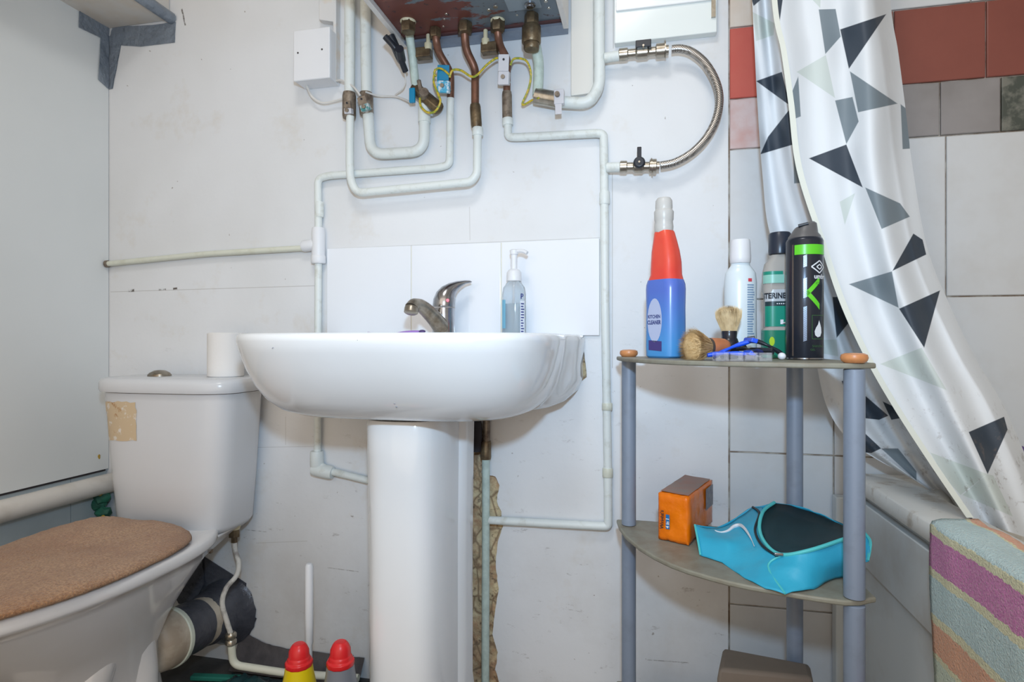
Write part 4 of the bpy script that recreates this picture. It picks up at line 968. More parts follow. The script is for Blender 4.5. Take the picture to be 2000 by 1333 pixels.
def curtain_material():
    m = bpy.data.materials.new('triangle_print_fabric'); m.use_nodes = True; q = NT(m); b = q.n['Principled BSDF']
    uv = q.new('ShaderNodeUVMap').outputs[0]; sp = q.new('ShaderNodeSeparateXYZ'); q.l.new(uv, sp.inputs[0])
    cb = q.new('ShaderNodeCombineXYZ'); q.l.new(sp.outputs[0], cb.inputs[0]); q.l.new(sp.outputs[1], cb.inputs[1]); cb.inputs[2].default_value = 1
    F = lambda *p: [(x/1000, y/1000) for x, y in p]
    G = lambda *p: [(x/1000+3, y/1000) for x, y in p]
    dark = [F((1641,58),(1731,28),(1658,135)), F((1580,310),(1653,283),(1685,367)), F((1784,457),(1802,469),(1809,498),(1743,530)), F((1756,604),(1836,568),(1805,680)),
            F((1892,845),(1961,815),(1968,840),(1929,927)), F((1862,978),(1881,982),(1904,1022),(1895,1018)),
            G((1477,159),(1527,141),(1543,207)), G((1543,213),(1549,283),(1485,302),(1500,268)), G((1466,-6),(1493,-6),(1472,12)), F((1512,-10),(1530,-10),(1523,41),(1517,40)),
            G((1626,581),(1637,581),(1657,632),(1634,661)), G((1632,562),(1655,557),(1646,590)), G((1690,774),(1735,813),(1717,821),(1690,818)), G((1724,785),(1745,795),(1758,818),(1741,821)),
            G((1690,848),(1721,877),(1702,886),(1688,885)), G((1644,745),(1655,745),(1655,778)), F((1560,-180),(1640,-220),(1600,-120)), F((1640,-330),(1700,-300),(1650,-260)), F((1540,-420),(1600,-470),(1610,-390))]
    mid = [F((1599,19),(1632,18),(1642,72),(1612,106)), F((1660,140),(1753,203),(1676,220)), F((1631,197),(1665,190),(1677,238),(1653,282)), F((1690,367),(1758,398),(1777,424),(1722,448)),
           F((1658,556),(1742,531),(1744,574),(1755,602)), F((1547,180),(1559,150),(1564,228),(1549,234)), G((1714,741),(1728,744),(1763,798),(1751,803)), G((1721,877),(1754,877),(1790,922),(1790,940)),
           F((1759,204),(1774,216),(1777,291),(1763,292)), G((1549,283),(1552,283),(1566,358),(1551,359)), F((1640,-120),(1700,-100),(1660,-50))]
    pale = [F((1556,141),(1613,108),(1631,192)), F((1558,-30),(1602,16),(1604,-30)), G((1470,24),(1513,46),(1511,69),(1476,81)), F((1719,712),(1800,680),(1849,763)), F((1817,885),(1928,927),(1876,968),(1846,935)),
            G((1607,479),(1629,478),(1652,553),(1630,560)), G((1600,665),(1634,664),(1637,697),(1600,690)), F((1640,395),(1670,378),(1650,440)), F((1928,927),(1940,930),(1978,1010),(1880,968))]
    c = lin((217, 221, 225))
    c = q.mix(q.polys(cb.outputs[0], pale), c, lin((196, 205, 202)))
    c = q.mix(q.polys(cb.outputs[0], mid), c, lin((118, 130, 138)))
    c = q.mix(q.polys(cb.outputs[0], dark), c, lin((52, 62, 74)))
    # mildew specks towards the hem
    tc = q.new('ShaderNodeTexCoord').outputs['Object']
    spk = q.math('MULTIPLY', q.ramp(q.noise(tc, 45, 6, .75), .56, .64), q.ramp(sp.outputs[1], .68, .95))
    c = q.mix(q.math('MULTIPLY', spk, .5), c, lin((120, 106, 96)))
    q.l.new(c, b.inputs['Base Color']); b.inputs['Roughness'].default_value = .6
    b.inputs['Subsurface Weight'].default_value = 0
    bp = q.new('ShaderNodeBump'); bp.inputs['Strength'].default_value = .3; bp.inputs['Distance'].default_value = .01
    q.l.new(q.noise(tc, 8, 4), bp.inputs['Height']); q.l.new(bp.outputs[0], b.inputs['Normal'])
    return m
bm = B(); uvl = bm.loops.layers.uv.new('UVMap'); NV, NU, NB = 150, 70, 34
grid = []; UVV = {}
for i in range(NV+1):
    v = i/NV; h = interp(Ht, v); r_ = interp(Rt, v); l_ = interp(Lt, v); e_ = interp(Et, v); row = []
    dF = .185+.125*max(0, (v-.18)/.82)
    dB = .115+.0*v
    for j in range(NB+1):                       # rear flap, left edge to behind the hem
        u = j/NB; x = l_[0]+(e_[0]-l_[0])*u; y = l_[1]+(e_[1]-l_[1])*u
        d = dB+.050*u*u*(1 if v < .9 else .4)+.012*math.sin(u*9+v*5)+.006*math.sin(u*17-v*9)
        p = P(x, y, d); row.append(bm.verts.new(p)); UVV[row[-1]] = (x/1000+3, y/1000)
    for j in range(NU+1):                       # front panel, hem to right edge
        u = j/NU; x = h[0]+(r_[0]-h[0])*u; y = h[1]+(r_[1]-h[1])*u
        fold = .018*math.sin(u*2*PI*1.35+1.0+v*2.6)+.010*math.sin(u*2*PI*2.6+v*7)+.007*noise.noise(Vector((u*3, v*9, 1)))
        d = dF+fold*(.35+.65*min(1, u*4))-.05*max(0, u-.86)/.14*(1-.5*v)
        p = P(x, y, d); row.append(bm.verts.new(p)); UVV[row[-1]] = (x/1000, y/1000)
    grid.append(row)
for i in range(NV):
    for j in range(NB+NU+1):
        if j == NB: continue
        bm.faces.new((grid[i][j], grid[i][j+1], grid[i+1][j+1], grid[i+1][j]))
for f in bm.faces:
    for l in f.loops: l[uvl].uv = UVV[l.vert]
t = thing('shower_curtain', 'shower curtain with grey and black triangle print trailing over the bath edge', 'shower curtain', (.45, -.25, .56))
me_o = obj('curtain_fabric', bm, curtain_material(), t, angle=180)
bm = B(); lefts = []; 
for i in range(NV+1):
    v = i/NV; h = interp(Ht, v); dF = .185+.125*max(0, (v-.18)/.82)+.35*(.018*math.sin(1.0+v*2.6)+.010*math.sin(v*7)+.007*noise.noise(Vector((0, v*9, 1))))+.0015
    w = 9+4*v
    a = P(h[0]-1, h[1], dF); b_ = P(h[0]+w, h[1], dF+.001); n = Vector((0,-.0012,0))
    lefts.append([a, b_, b_+n, a+n])
loft(bm, lefts); obj('side_hem', bm, M('hem_cream', (214, 216, 206), .6), t, label='cream side hem')

# ------------------------------------------------------------ corner shelf
SZ1, SZ2, SZ3 = .789, .458, .130; GT = .008
fe = [(1204,1023),(1209,1038),(1222,1056),(1248,1078),(1277,1096),(1310,1112),(1342,1124),(1382,1136),(1423,1147),(1465,1156),(1505,1163),(1555,1172),(1605,1180),(1651,1186),(1680,1186),(1700,1181)]
front = [PZ(x, y, SZ2-GT) for x, y in fe]
L = Vector((-.0275, -.140, 0)); Bk = Vector((.268, -.170, 0)); Rp = Vector((.2905, -.408, 0))
outl = [(p.x, p.y) for p in front]
outl += [(.3215,-.400),(.319,-.36),(.312,-.24),(.308,-.165),(.300,-.138),(.275,-.125),(.23,-.118),(.1,-.108),(0,-.104),(-.030,-.104)]
t = thing('corner_shelf_unit', 'three-post grey corner shelf unit with dusty glass shelves beside the bath', 'shelf unit', (.16, -.25, 0))
for z, nm in ((SZ1, 0), (SZ2, 1), (SZ3, 2)):
    bm = B(); prism(bm, outl, z-GT, z); obj('shelf', bm, glass_edge, t, bev=.0025, label=('top' if nm == 0 else 'middle' if nm == 1 else 'bottom')+' dusty glass shelf')
for p in (L, Bk, Rp):
    bm = B()
    for z0, z1 in ((0, SZ3-GT-.0005), (SZ3+.0005, SZ2-GT-.0005), (SZ2+.0005, SZ1-GT-.0005)):
        lathe(bm, [(.0125,0),(.0138,.001),(.0138,z1-z0-.001),(.0125,z1-z0)], (p.x, p.y, z0), 28)
    obj('post', bm, greytube, t)
for p in (L, Rp, Bk):
    bm = B(); lathe(bm, [(.0130,.0),(.0165,.003),(.0178,.007),(.0165,.0115),(.012,.0135),(.002,.014)], (p.x, p.y, SZ1+.0003), 28); obj('post_cap', bm, wood_cap, t, label='orange wooden cap')
def onshelf(x, d, z): q = P(x, 700, d); q.z = z; return q

# --- kitchen cleaner bottle
c = onshelf(1300, .205, SZ1+.0005)
t = thing('spray_cleaner_bottle', 'tall blue and red cleaner bottle without its spray head, left of the shelf top', 'bottle', c)
def cleaner_rings(spec, ang=-0.72):
    out = []
    for hx, hy, z, ox in spec:
        out.append([Vector((x, y, c.z+z)) for x, y in rrect(c.x+ox, c.y, hx, hy, min(hx, hy)*.75, 7, ang)])
    return out
blue = bpy.data.materials.new('blue_bottle_sleeve'); blue.use_nodes = True; nt = NT(blue); b = nt.n['Principled BSDF']
tc = nt.new('ShaderNodeTexCoord').outputs['Object']; spx = nt.new('ShaderNodeSeparateXYZ'); nt.l.new(tc, spx.inputs[0])
cc = nt.mix(nt.ramp(spx.outputs[2], .02, .12), lin((74, 146, 208)), lin((84, 112, 196)))
nt.l.new(cc, b.inputs['Base Color']); b.inputs['Roughness'].default_value = .25
bm = B(); loft(bm, cleaner_rings([(.031,.022,0,0),(.0345,.025,.003,0),(.0352,.0255,.02,0),(.0345,.025,.09,0),(.0352,.0255,.125,0),(.0345,.025,.134,0),(.0315,.024,.142,0)]))
obj('lower_sleeve', bm, blue, t, label='blue lower sleeve')
bm = B(); loft(bm, cleaner_rings([(.0335,.0245,.128,0),(.0325,.024,.137,0),(.027,.0225,.152,.001),(.0262,.0215,.175,.001),(.024,.020,.195,0),(.020,.0175,.215,-.001),(.0170,.0160,.229,-.002),(.0155,.0150,.232,-.002)]))
obj('upper_sleeve', bm, M('red_orange_sleeve', (222, 72, 60), .28, var=(10, .5, (232, 100, 70))), t, label='red upper sleeve')
cap = M('frosted_plastic', (204, 202, 198), .3, alpha=.92)
q = c+Vector((-.003, 0, 0))
bm = B(); lathe(bm, [(.0150,.228),(.0165,.231),(.0172,.240),(.0160,.250),(.0172,.253),(.0178,.268),(.0150,.272),(.0155,.276),(.0150,.288),(.012,.293),(.003,.294)], q, 14); obj('neck_cap', bm, cap, t, bev=.001)
fv, rv = view_basis(c); ca, sa = math.cos(-.72), math.sin(-.72); ux = Vector((ca, sa, 0)); uy = Vector((-sa, ca, 0))
fc = lambda tx, ty, e=.0008: c-uy*(.0252+e)+ux*tx+Vector((0,0,ty))
bm = B(); pts = [fc(-.004+.0165*math.cos(a), .068+.040*math.sin(a), .0006) for a in [2*PI*k/24 for k in range(24)]]; bm.faces.new([bm.verts.new(p) for p in pts]); obj('pale_emblem', bm, M('pale_violet', (176, 186, 216), .4), t)
bm = B(); bm.faces.new([bm.verts.new(fc(a, b_, .0006)) for a, b_ in ((-.018,.014),(.012,.012),(.012,.030),(-.018,.032))]); obj('purple_strip', bm, M('plum', (70, 60, 120), .4), t)
bm = B(); text_on(bm, 'KITCHEN', .0085, lambda x, y: fc(-.0195+x*.80, .072+y), .0003); text_on(bm, 'CLEANER', .0100, lambda x, y: fc(-.0205+x*.72, .061+y), .0004); obj('lettering', bm, M('navy_letter', (50, 60, 120), .4), t)
# --- white mouthwash bottle
c = onshelf(1446, .150, SZ1+.0005)
t = thing('lotion_bottle', 'white bottle with white cap standing behind the shaving brushes', 'bottle', c)
bm = B(); lathe(bm, [(.026,0),(.0285,.003),(.0290,.02),(.0285,.08),(.0290,.140),(.027,.158),(.020,.168),(.0170,.172),(.0165,.178)], c, 40, sy=.75); obj('body', bm, M('bluish_white_plastic', (216, 228, 234), .25), t)
bm = B(); lathe(bm, [(.0170,.176),(.0185,.178),(.0190,.186),(.0175,.215),(.0165,.220),(.002,.221)], c, 28, sy=.95); obj('cap', bm, white_pl, t)
fv, rv = view_basis(c)
def ell(b0, z, e=.0006): 
    d = fv*math.cos(b0)+rv*math.sin(b0); k = 1/math.sqrt((d.x/.0290)**2+(d.y/(.0290*.75))**2); return c+d*(k+e)+Vector((0,0,z))
bm = B()
for k in range(24): 
    z = .135-.0045*k; w = random.uniform(.42, .60)
    loft(bm, [[ell(.55+w*i/4, z) for i in range(5)], [ell(.55+w*i/4, z-.0022) for i in range(5)]], False, False, False)
obj('small_print', bm, M('grey_blue_print', (122, 150, 180), .4), t)
bm = B(); loft(bm, [[ell(.62+.3*i/4, .146) for i in range(5)], [ell(.62+.3*i/4, .140) for i in range(5)]], False, False, False); obj('red_mark', bm, M('red_mark', (206, 70, 84), .4), t)
# --- green mouthwash
c = onshelf(1523, .195, SZ1+.0005)
t = thing('mouthwash_bottle', 'half-full green mouthwash bottle with black cap behind the black aerosol', 'bottle', c)
fv, rv = view_basis(c); rot = math.atan2(rv.y, rv.x)+.25
def mring(hx, hy, z): return [Vector((x, y, c.z+z)) for x, y in rrect(c.x, c.y, hx, hy, min(hx, hy)*.7, 7, rot)]
clear2 = M('clear_bottle', (206, 202, 196), .12, trans=.35, ior=1.2, alpha=.85)
bm = B(); loft(bm, [mring(.028,.018,0), mring(.0295,.0195,.003), mring(.0295,.0195,.050), mring(.026,.018,.054), mring(.0262,.018,.110), mring(.0290,.0185,.120), mring(.0285,.0185,.150), mring(.025,.017,.168), mring(.0165,.0135,.178), mring(.0160,.0135,.183)]); obj('body', bm, clear2, t)
bm = B(); loft(bm, [mring(.0300,.0200,.001), mring(.0300,.0200,.0495)]); obj('green_liquid', bm, M('green_liquid', (38, 128, 104), .15), t)
bm = B(); lathe(bm, [(.0165,.184),(.0185,.185),(.0190,.190),(.0185,.220),(.0165,.223),(.002,.2235)], c, 28); obj('cap', bm, M('navy_black_cap', (40, 48, 62), .3), t)
vx = Vector((math.cos(rot), math.sin(rot), 0)); vy = Vector((-math.sin(rot), math.cos(rot), 0))
if vy.dot(fv) < 0: vy = -vy
mf = lambda tx, ty, e=.0006: c+vy*(.0183+e)+vx*tx+Vector((0,0,ty))
def quad(bm, x0, x1, z0, z1, e, mi=0, fn=None): bm.faces.new([bm.verts.new((fn or mf)(a, b_, e)) for a, b_ in ((x0,z0),(x1,z0),(x1,z1),(x0,z1))]).material_index = mi
hx_, hy_ = .0266, .0183; rc_ = hy_*.7; xc_ = hx_-rc_
def wrap(tx, tz, e=.0006):
    sg = 1 if tx >= 0 else -1; a_ = abs(tx)
    if a_ <= xc_: X_, Y_ = a_, hy_+e
    else:
        th = min((a_-xc_)/rc_, PI/2); X_ = xc_+(rc_+e)*math.sin(th); Y_ = hy_-rc_+(rc_+e)*math.cos(th)
    return c+vx*(X_*sg)+vy*Y_+Vector((0,0,tz))
def wband(x0, x1, z0, z1, mat_, nm, e=.0006, n=14):
    bm = B(); loft(bm, [[wrap(x0+(x1-x0)*i/n, z0, e) for i in range(n+1)], [wrap(x0+(x1-x0)*i/n, z1, e) for i in range(n+1)]], False, False, False); return obj(nm, bm, mat_, t)
wband(-.031,.026,.056,.092, M('teal_label', (24, 140, 118), .35), 'lower_label'); wband(-.031,.026,.0922,.100, M('dark_teal_label', (34, 56, 62), .35), 'dark_label_band'); wband(-.031,.026,.1002,.121, M('silver_label', (186, 192, 198), .3), 'name_label')
wband(-.034,.002,.132,.147, M('pale_teal_label', (140, 196, 182), .35), 'neck_label', .0030); wband(-.034,.000,.1472,.153, bpy.data.materials['teal_label'], 'neck_label_top', .0028)
bm = B(); text_on(bm, 'LISTERINE', .0135, lambda x, y: wrap(.0062-(.0490-x*.80), .1055+y, .0014), .0005); obj('lettering', bm, M('black_letter', (34, 38, 46), .4), t)
bm = B(); quad(bm, -.004, .001, .060, .068, .0014); quad(bm, .001, .010, .060, .0635, .0014); 
for k in range(7): quad(bm, -.010+.0035*k, -.0080+.0035*k, .095, .097, .0012)
obj('white_marks', bm, white_pl, t)
bm = B(); e_ = lambda a: c+vy*.0204+vx*(-.018+.0045*math.cos(a))+Vector((0,0,.030+.008*math.sin(a))); bm.faces.new([bm.verts.new(e_(2*PI*k/14)) for k in range(14)]); obj('lime_sticker', bm, M('lime', (176, 210, 40), .4), t)
# --- aerosol
c = onshelf(1571, .262, SZ1+.0005); R0 = .0286
t = thing('shaving_gel_can', 'black aerosol can with bright green bands and diamond emblem', 'aerosol can', c)
canm = M('can_black', (40, 44, 54), .25, .3)
bm = B(); lathe(bm, [(R0-.001,.002),(R0,.004),(R0,.195),(R0-.0015,.199),(R0-.004,.201)], c, 48); obj('can_body', bm, canm, t)
bm = B(); lathe(bm, [(R0-.002,0),(R0+.0004,.001),(R0+.0004,.003),(R0-.001,.0035)], c, 48); obj('base_rim', bm, chrome, t)
bm = B(); 
rings = []
for z, r, tilt, ox in ((.200,.0255,0,0),(.204,.0245,.0,0),(.209,.0205,.0,.0),(.216,.0185,.10,.001),(.2215,.0165,.20,.002),(.2245,.0120,.28,.003)):
    fv, rv = view_basis(c); rings.append([c+Vector((0,0,z))+rv*(ox+r*math.cos(a))+fv*(r*math.sin(a))+Vector((0,0,tilt*r*math.cos(a))) for a in [2*PI*k/32 for k in range(32)]])
loft(bm, rings); act = obj('actuator', bm, M('grey_actuator', (92, 90, 90), .4), t)
bm = B(); n0 = c+fv*.012+rv*.0-Vector((0,0,0))+Vector((0,0,.2195)); cyl(bm, n0-rv*.009+fv*.004, n0+rv*.006+fv*.004+Vector((0,0,.003)), .0028, 10); obj('nozzle', bm, black_pl, act)
grn = M('bright_green_print', (96, 200, 44), .3); wht = M('white_print', (216, 220, 226), .35); dgr = M('dark_green_print', (50, 92, 50), .4)
bm = B(); patch_on_cyl(bm, c, R0, -.52, 1.5, .171, .187, 20); obj('green_band', bm, grn, t); bm = B()
f_, r_ = view_basis(c)
def cp(b0, z, e=.0006): return c+(f_*math.cos(b0)+r_*math.sin(b0))*(R0+e)+Vector((0,0,z))
def cpoly(bm, pts, e=.0006): bm.faces.new([bm.verts.new(cp(a, z, e)) for a, z in pts])
# open arrow shape
for (a0, z0), (a1, z1), w in (((.10,.106),(.85,.130),.010), ((.10,.110),(.85,.086),.010)):
    n = 6
    loft(bm, [[cp(a0+(a1-a0)*i/n, z0+(z1-z0)*i/n-w/2) for i in range(n+1)], [cp(a0+(a1-a0)*i/n, z0+(z1-z0)*i/n+w/2) for i in range(n+1)]], False, False, False)
obj('green_arrow', bm, grn, t)
bm = B()
def stroke(bm, pts, w):
    for (a0, z0), (a1, z1) in zip(pts, pts[1:]+pts[:1]):
        d = Vector(((a1-a0)*R0, z1-z0)); L_ = d.length; n_ = Vector((-d.y, d.x))/L_*w/2
        k = 4; A = [(a0+(a1-a0)*i/k, z0+(z1-z0)*i/k) for i in range(k+1)]
        loft(bm, [[cp(a-n_.x/R0, z-n_.y) for a, z in A], [cp(a+n_.x/R0, z+n_.y) for a, z in A]], False, False, False)
stroke(bm, [(.36,.1505),(.85,.1405),(1.25,.1505),(.85,.1605)], .0020); stroke(bm, [(.66,.1505),(.86,.1465),(1.06,.1505),(.86,.1545)], .0018)
text_on(bm, 'umbro', .0105, cylfn(c, R0, .50, .1315), .0003)
obj('white_print', bm, wht, t)
bm = B(); patch_on_cyl(bm, c, R0, -.60, -.585, .006, .188, 2); patch_on_cyl(bm, c, R0, -.66, -.645, .006, .188, 2); obj('gold_seam', bm, M('bronze_line', (150, 132, 112), .4), t)
bm = B(); stroke(bm, [(.40,.034),(.40,.072),(1.3,.072),(1.3,.034)], .0009); text_on(bm, 'ICE', .0055, cylfn(c, R0, .60, .122), 0); text_on(bm, 'SHAVING', .0052, cylfn(c, R0, .40, .0205), 0); text_on(bm, 'GEL', .0045, cylfn(c, R0, .30, .0150), 0)
obj('dim_green_print', bm, dgr, t)
bm = B(); pts = [(.80,.064),(.72,.057),(.60,.052),(.52,.046),(.55,.040),(.70,.0365),(.88,.038),(.98,.044),(.95,.052),(.88,.058)]; cpoly(bm, pts, .0012); obj('foam_drop', bm, wht, t)
bm = B()
for b0, z0, z1 in ((.03,.150,.168),(.03,.100,.132),(.03,.030,.085)):
    z = z0
    while z < z1: cpoly(bm, [(b0-.08,z),(b0+.10,z+.0018),(b0+.10,z+.0024),(b0-.08,z+.0006)], .0006); z += .0016
obj('silver_hatching', bm, M('silver_hatch', (140, 146, 160), .3, .6), t)
# --- brushes
def bristles(c, ax, r0, r1, L_, n, seed, curl=.0):
    random.seed(seed); ax = ax.normalized(); a = ax.orthogonal().normalized(); b_ = ax.cross(a); bm = B()
    lathe(bm, [(r0*.9,0),(r0*.98,L_*.15),(r1*.78,L_*.6),(r1*.82,L_*.76),(r1*.6,L_*.86),(r1*.3,L_*.92),(.0005,L_*.93)], c, 28, ax)
    for k in range(n):
        th = random.uniform(0, 2*PI); q = math.sqrt(random.random()); rr0 = r0*q; rr1 = r1*q*random.uniform(.9, 1.08); h = L_*random.uniform(.93, 1.05)*(1-.16*q*q)
        d = a*math.cos(th)+b_*math.sin(th); d2 = a*math.cos(th+.12)+b_*math.sin(th+.12)
        p0 = c+d*rr0; p1 = c+d*(rr0+(rr1-rr0)*.75+.0008)+ax*h*.62; p2 = c+d*rr1*random.uniform(.95,1.0+curl)+d2*curl*.004+ax*h
        w = d.cross(ax).normalized()*.0004
        v = [bm.verts.new(x) for x in (p0-w, p0+w, p1+w, p1-w, p2)]
        bm.faces.new((v[0], v[1], v[2], v[3])); bm.faces.new((v[3], v[2], v[4]))
        w2 = d*.0004; v = [bm.verts.new(x) for x in (p0-w2, p0+w2, p1+w2, p1-w2, p2)]
        bm.faces.new((v[0], v[1], v[2], v[3])); bm.faces.new((v[3], v[2], v[4]))
    return bm
c = onshelf(1423, .235, SZ1+.0005)
t = thing('shaving_brush', 'upright shaving brush with black handle and pale bristles', 'shaving brush', c)
bm = B(); lathe(bm, [(.013,0),(.0155,.002),(.0160,.010),(.0170,.024),(.0140,.034),(.0125,.036),(.0130,.045),(.0128,.048),(.009,.0485)], c+Vector((.001,0,0)), 30); obj('handle', bm, M('black_resin', (38, 38, 46), .25), t)
obj('bristles', bristles(c+Vector((.001,0,.046)), Vector((-.02,0,1)), .0118, .0225, .047, 1500, 3), bristle, t)
c = onshelf(1384, .305, SZ1+.020)
ax = Vector((.78, .50, 0)).normalized()
t = thing('shaving_brush', 'shaving brush with wooden handle lying on its side, splayed bristles to the viewer', 'shaving brush', (c.x, c.y, SZ1))
bm = B(); lathe(bm, [(.0125,0),(.0150,.002),(.0155,.006),(.0150,.020),(.0140,.030),(.0115,.036),(.005,.0395),(.001,.040)], c+Vector((0,0,.001)), 30, ax); obj('handle', bm, M('worn_wood_handle', (186, 118, 78), .4, var=(40, .5, (150, 88, 56))), t, label='wooden handle')
bm = B(); lathe(bm, [(.0132,-.002),(.0152,-.001),(.0152,.002),(.013,.003)], c+Vector((0,0,.001)), 30, ax); obj('ferrule', bm, M('dark_ferrule', (70, 62, 56), .4), t)
bb = bristles(c+Vector((0,0,.001)), -ax, .0130, .0285, .044, 2200, 5, .25)
for v in bb.verts: v.co.z = max(v.co.z, SZ1+.0006)
obj('bristles', bb, bristle2, t)
# --- razors
def razor(name, c, yaw, pitch, hm, label, hl=.085, headm=None):
    t = thing(name, label, 'razor', (c.x, c.y, SZ1)); R = Matrix.Translation(c) @ Matrix.Rotation(yaw, 4, 'Z') @ Matrix.Rotation(-pitch, 4, 'Y')
    bm = B(); rg = []
    for k in range(13):
        f = k/12; w = .0042+.0018*math.sin(f*PI*2.2)+.001; h = .0032+.0008*math.sin(f*PI*3); x = -hl*.5+hl*f; z = .003*math.sin(f*PI)
        rg.append([R @ Vector((x, w*math.cos(a), z+h*math.sin(a))) for a in [2*PI*q/12 for q in range(12)]])
    loft(bm, rg); obj('handle', bm, hm, t)
    bm = B(); R2 = R @ Matrix.Translation((hl*.5+.003, 0, .001)) @ Matrix.Rotation(.7, 4, 'Y'); box(bm, (-.005,-.020,-.0035), (.005,.020,.0035), R2); obj('head', bm, headm or hm, t, bev=.001, smooth=False)
    bm = B(); box(bm, (-.004,-.018,.0036), (-.001,.018,.0042), R2); box(bm, (.001,-.018,.0036), (.003,.018,.0042), R2); obj('blades', bm, chrome, t, smooth=False)
bluep = M('blue_plastic', (24, 84, 226), .3)
razor('disposable_razor', onshelf(1428, .315, SZ1+.017), .15, .42, bluep, 'bright blue disposable razor propped beside the lying brush', .062)
razor('disposable_razor', onshelf(1420, .345, SZ1+.009), .1, .02, bluep, 'bright blue disposable razor lying flat behind the clear blade case', .060)
razor('disposable_razor', onshelf(1500, .275, SZ1+.020), PI-.1, .50, black_pl, 'black disposable razor leaning head up in front of the green bottle', .055)
razor('disposable_razor', onshelf(1470, .31, SZ1+.012), .9, .05, M('navy_plastic', (46, 54, 110), .35), 'navy blue razor lying between the black razors and the blade case', .05, black_pl)
razor('disposable_razor', onshelf(1462, .275, SZ1+.014), 2.2, .15, black_pl, 'black disposable razor crossed behind the navy one', .05)
# clear blade case
c = onshelf(1449, .372, SZ1+.0005)
t = thing('razor_blade_case', 'clear plastic blade case near the front edge of the top shelf', 'case', c)
cl = M('clear_case', (232, 232, 238), .1, alpha=.14); R = Matrix.Translation(c) @ Matrix.Rotation(.12, 4, 'Z')
bm = B(); 
for a in (-.042, -.021, 0, .021):
    box(bm, (a+.001,-.011,0), (a+.020,.011,.002), R); box(bm, (a+.001,-.011,.002), (a+.0022,.011,.013), R); box(bm, (a+.0188,-.011,.002), (a+.020,.011,.013), R); box(bm, (a+.0022,-.011,.002), (a+.0188,-.0098,.013), R)
obj('tray', bm, cl, t, smooth=False)
bm = B()
for a in (.003,): box(bm, (a+.001,-.007,.003), (a+.014,.007,.009), R)
obj('blade_cartridge', bm, M('grey_cartridge', (110, 106, 122), .3, .3), t, smooth=False, bev=.001)
bm = B(); cc_ = onshelf(1527, .30, SZ1+.0065); blob(bm, cc_, .0062, 3, scale=(1,1,.95)); obj('white_bead', bm, white_pl, label='small round white cap by the foot of the black aerosol', cat='cap')

# --- orange soap multipack on the middle shelf
z0 = SZ2+.0005
a = PZ(1284,1055,z0); b_ = PZ(1345,1069,z0); e = PZ(1393,1021,z0); f = a+(e-b_)
h = .086
t = thing('soap_multipack', 'orange wrapped block of soap bars on the middle shelf', 'soap pack', (a+e)/2)
cen = (a+b_+e+f)/4
bm = B(); nx, ny, nz = 8, 10, 8
def bil(u, v): return a*(1-u)*(1-v)+b_*u*(1-v)+e*u*v+f*(1-u)*v
g = bmesh.ops.create_cube(bm, size=1)
bmesh.ops.subdivide_edges(bm, edges=bm.edges, cuts=11, use_grid_fill=True)
for v in bm.verts:
    u, w, k = v.co.x+.5, v.co.y+.5, v.co.z+.5
    p = bil(u, w); p.z = z0+h*k
    wr = noise.noise(Vector((u*5, w*5, k*4)))*.0022+noise.noise(Vector((u*14, w*14, k*12)))*.0010
    dd = (p-Vector((cen.x, cen.y, z0+h/2))).normalized(); edge = max(abs(u-.5), abs(w-.5))
    p += dd*wr-dd*(.003 if sum(1 for q in (u, w, k) if q < .01 or q > .99) >= 2 else 0); p.z = max(p.z, z0); v.co = p
orm = M('orange_wrapper', (232, 120, 14), .22, var=(22, .5, (206, 92, 10)), bump=(45, .5, .004))
obj('wrapper', bm, orm, t, angle=70)
sd = M('dusty_brown_wrapper', (152, 106, 88), .5, var=(24, .7, (128, 120, 112)))
bm = B(); off = Vector((0,0,h+.0016)); cin = .06
bm.faces.new([bm.verts.new(bil(u, v)+off) for u, v in ((.05,.05),(.95,.05),(.95,.95),(.05,.95))]); bmesh.ops.subdivide_edges(bm, edges=bm.edges, cuts=6, use_grid_fill=True); crumple(bm, .0010, 50); obj('dusty_top', bm, sd, t, label='dusty brown top face')
nb = (b_-a).cross(Vector((0,0,1))).normalized(); 
if nb.y > 0: nb = -nb
nc = (e-b_).cross(Vector((0,0,1))).normalized()
if nc.x < 0: nc = -nc
bm = B(); s1 = lambda u, k, o=.0025: b_.lerp(e, u)+Vector((0,0,h*k))+nc*o
bm.faces.new([bm.verts.new(s1(u, k)) for u, k in ((.62,.45),(.93,.45),(.93,.92),(.62,.92))]); obj('barcode_label', bm, M('barcode_grey', (150, 146, 150), .5, var=(120, .6, (90, 90, 110))), t)
fr = lambda tx, ty: a.lerp(b_, tx)+Vector((0,0,h*ty))+nb*.0032
bm = B(); bm.faces.new([bm.verts.new(fr(*q)) for q in ((.30,.28),(.42,.28),(.42,.58),(.30,.58))]); obj('blue_badge', bm, M('badge_blue', (30, 110, 170), .4), t)
W_ = (b_-a).length
bm = B(); text_on(bm, 'Wright\'s', .0098, lambda x, y: fr((.22-y/W_*1.0)+.012*math.sin(x*80)/W_*.1, .26+x/h*1.0)-nb*-.0004, .0002); obj('brand_lettering', bm, M('dark_letter', (60, 50, 50), .4), t)
bm = B(); text_on(bm, '4 in 1', .0085, lambda x, y: fr(.405-y/W_, .30+x/h*.95)+nb*.0006, .0003); obj('badge_lettering', bm, wht, t)

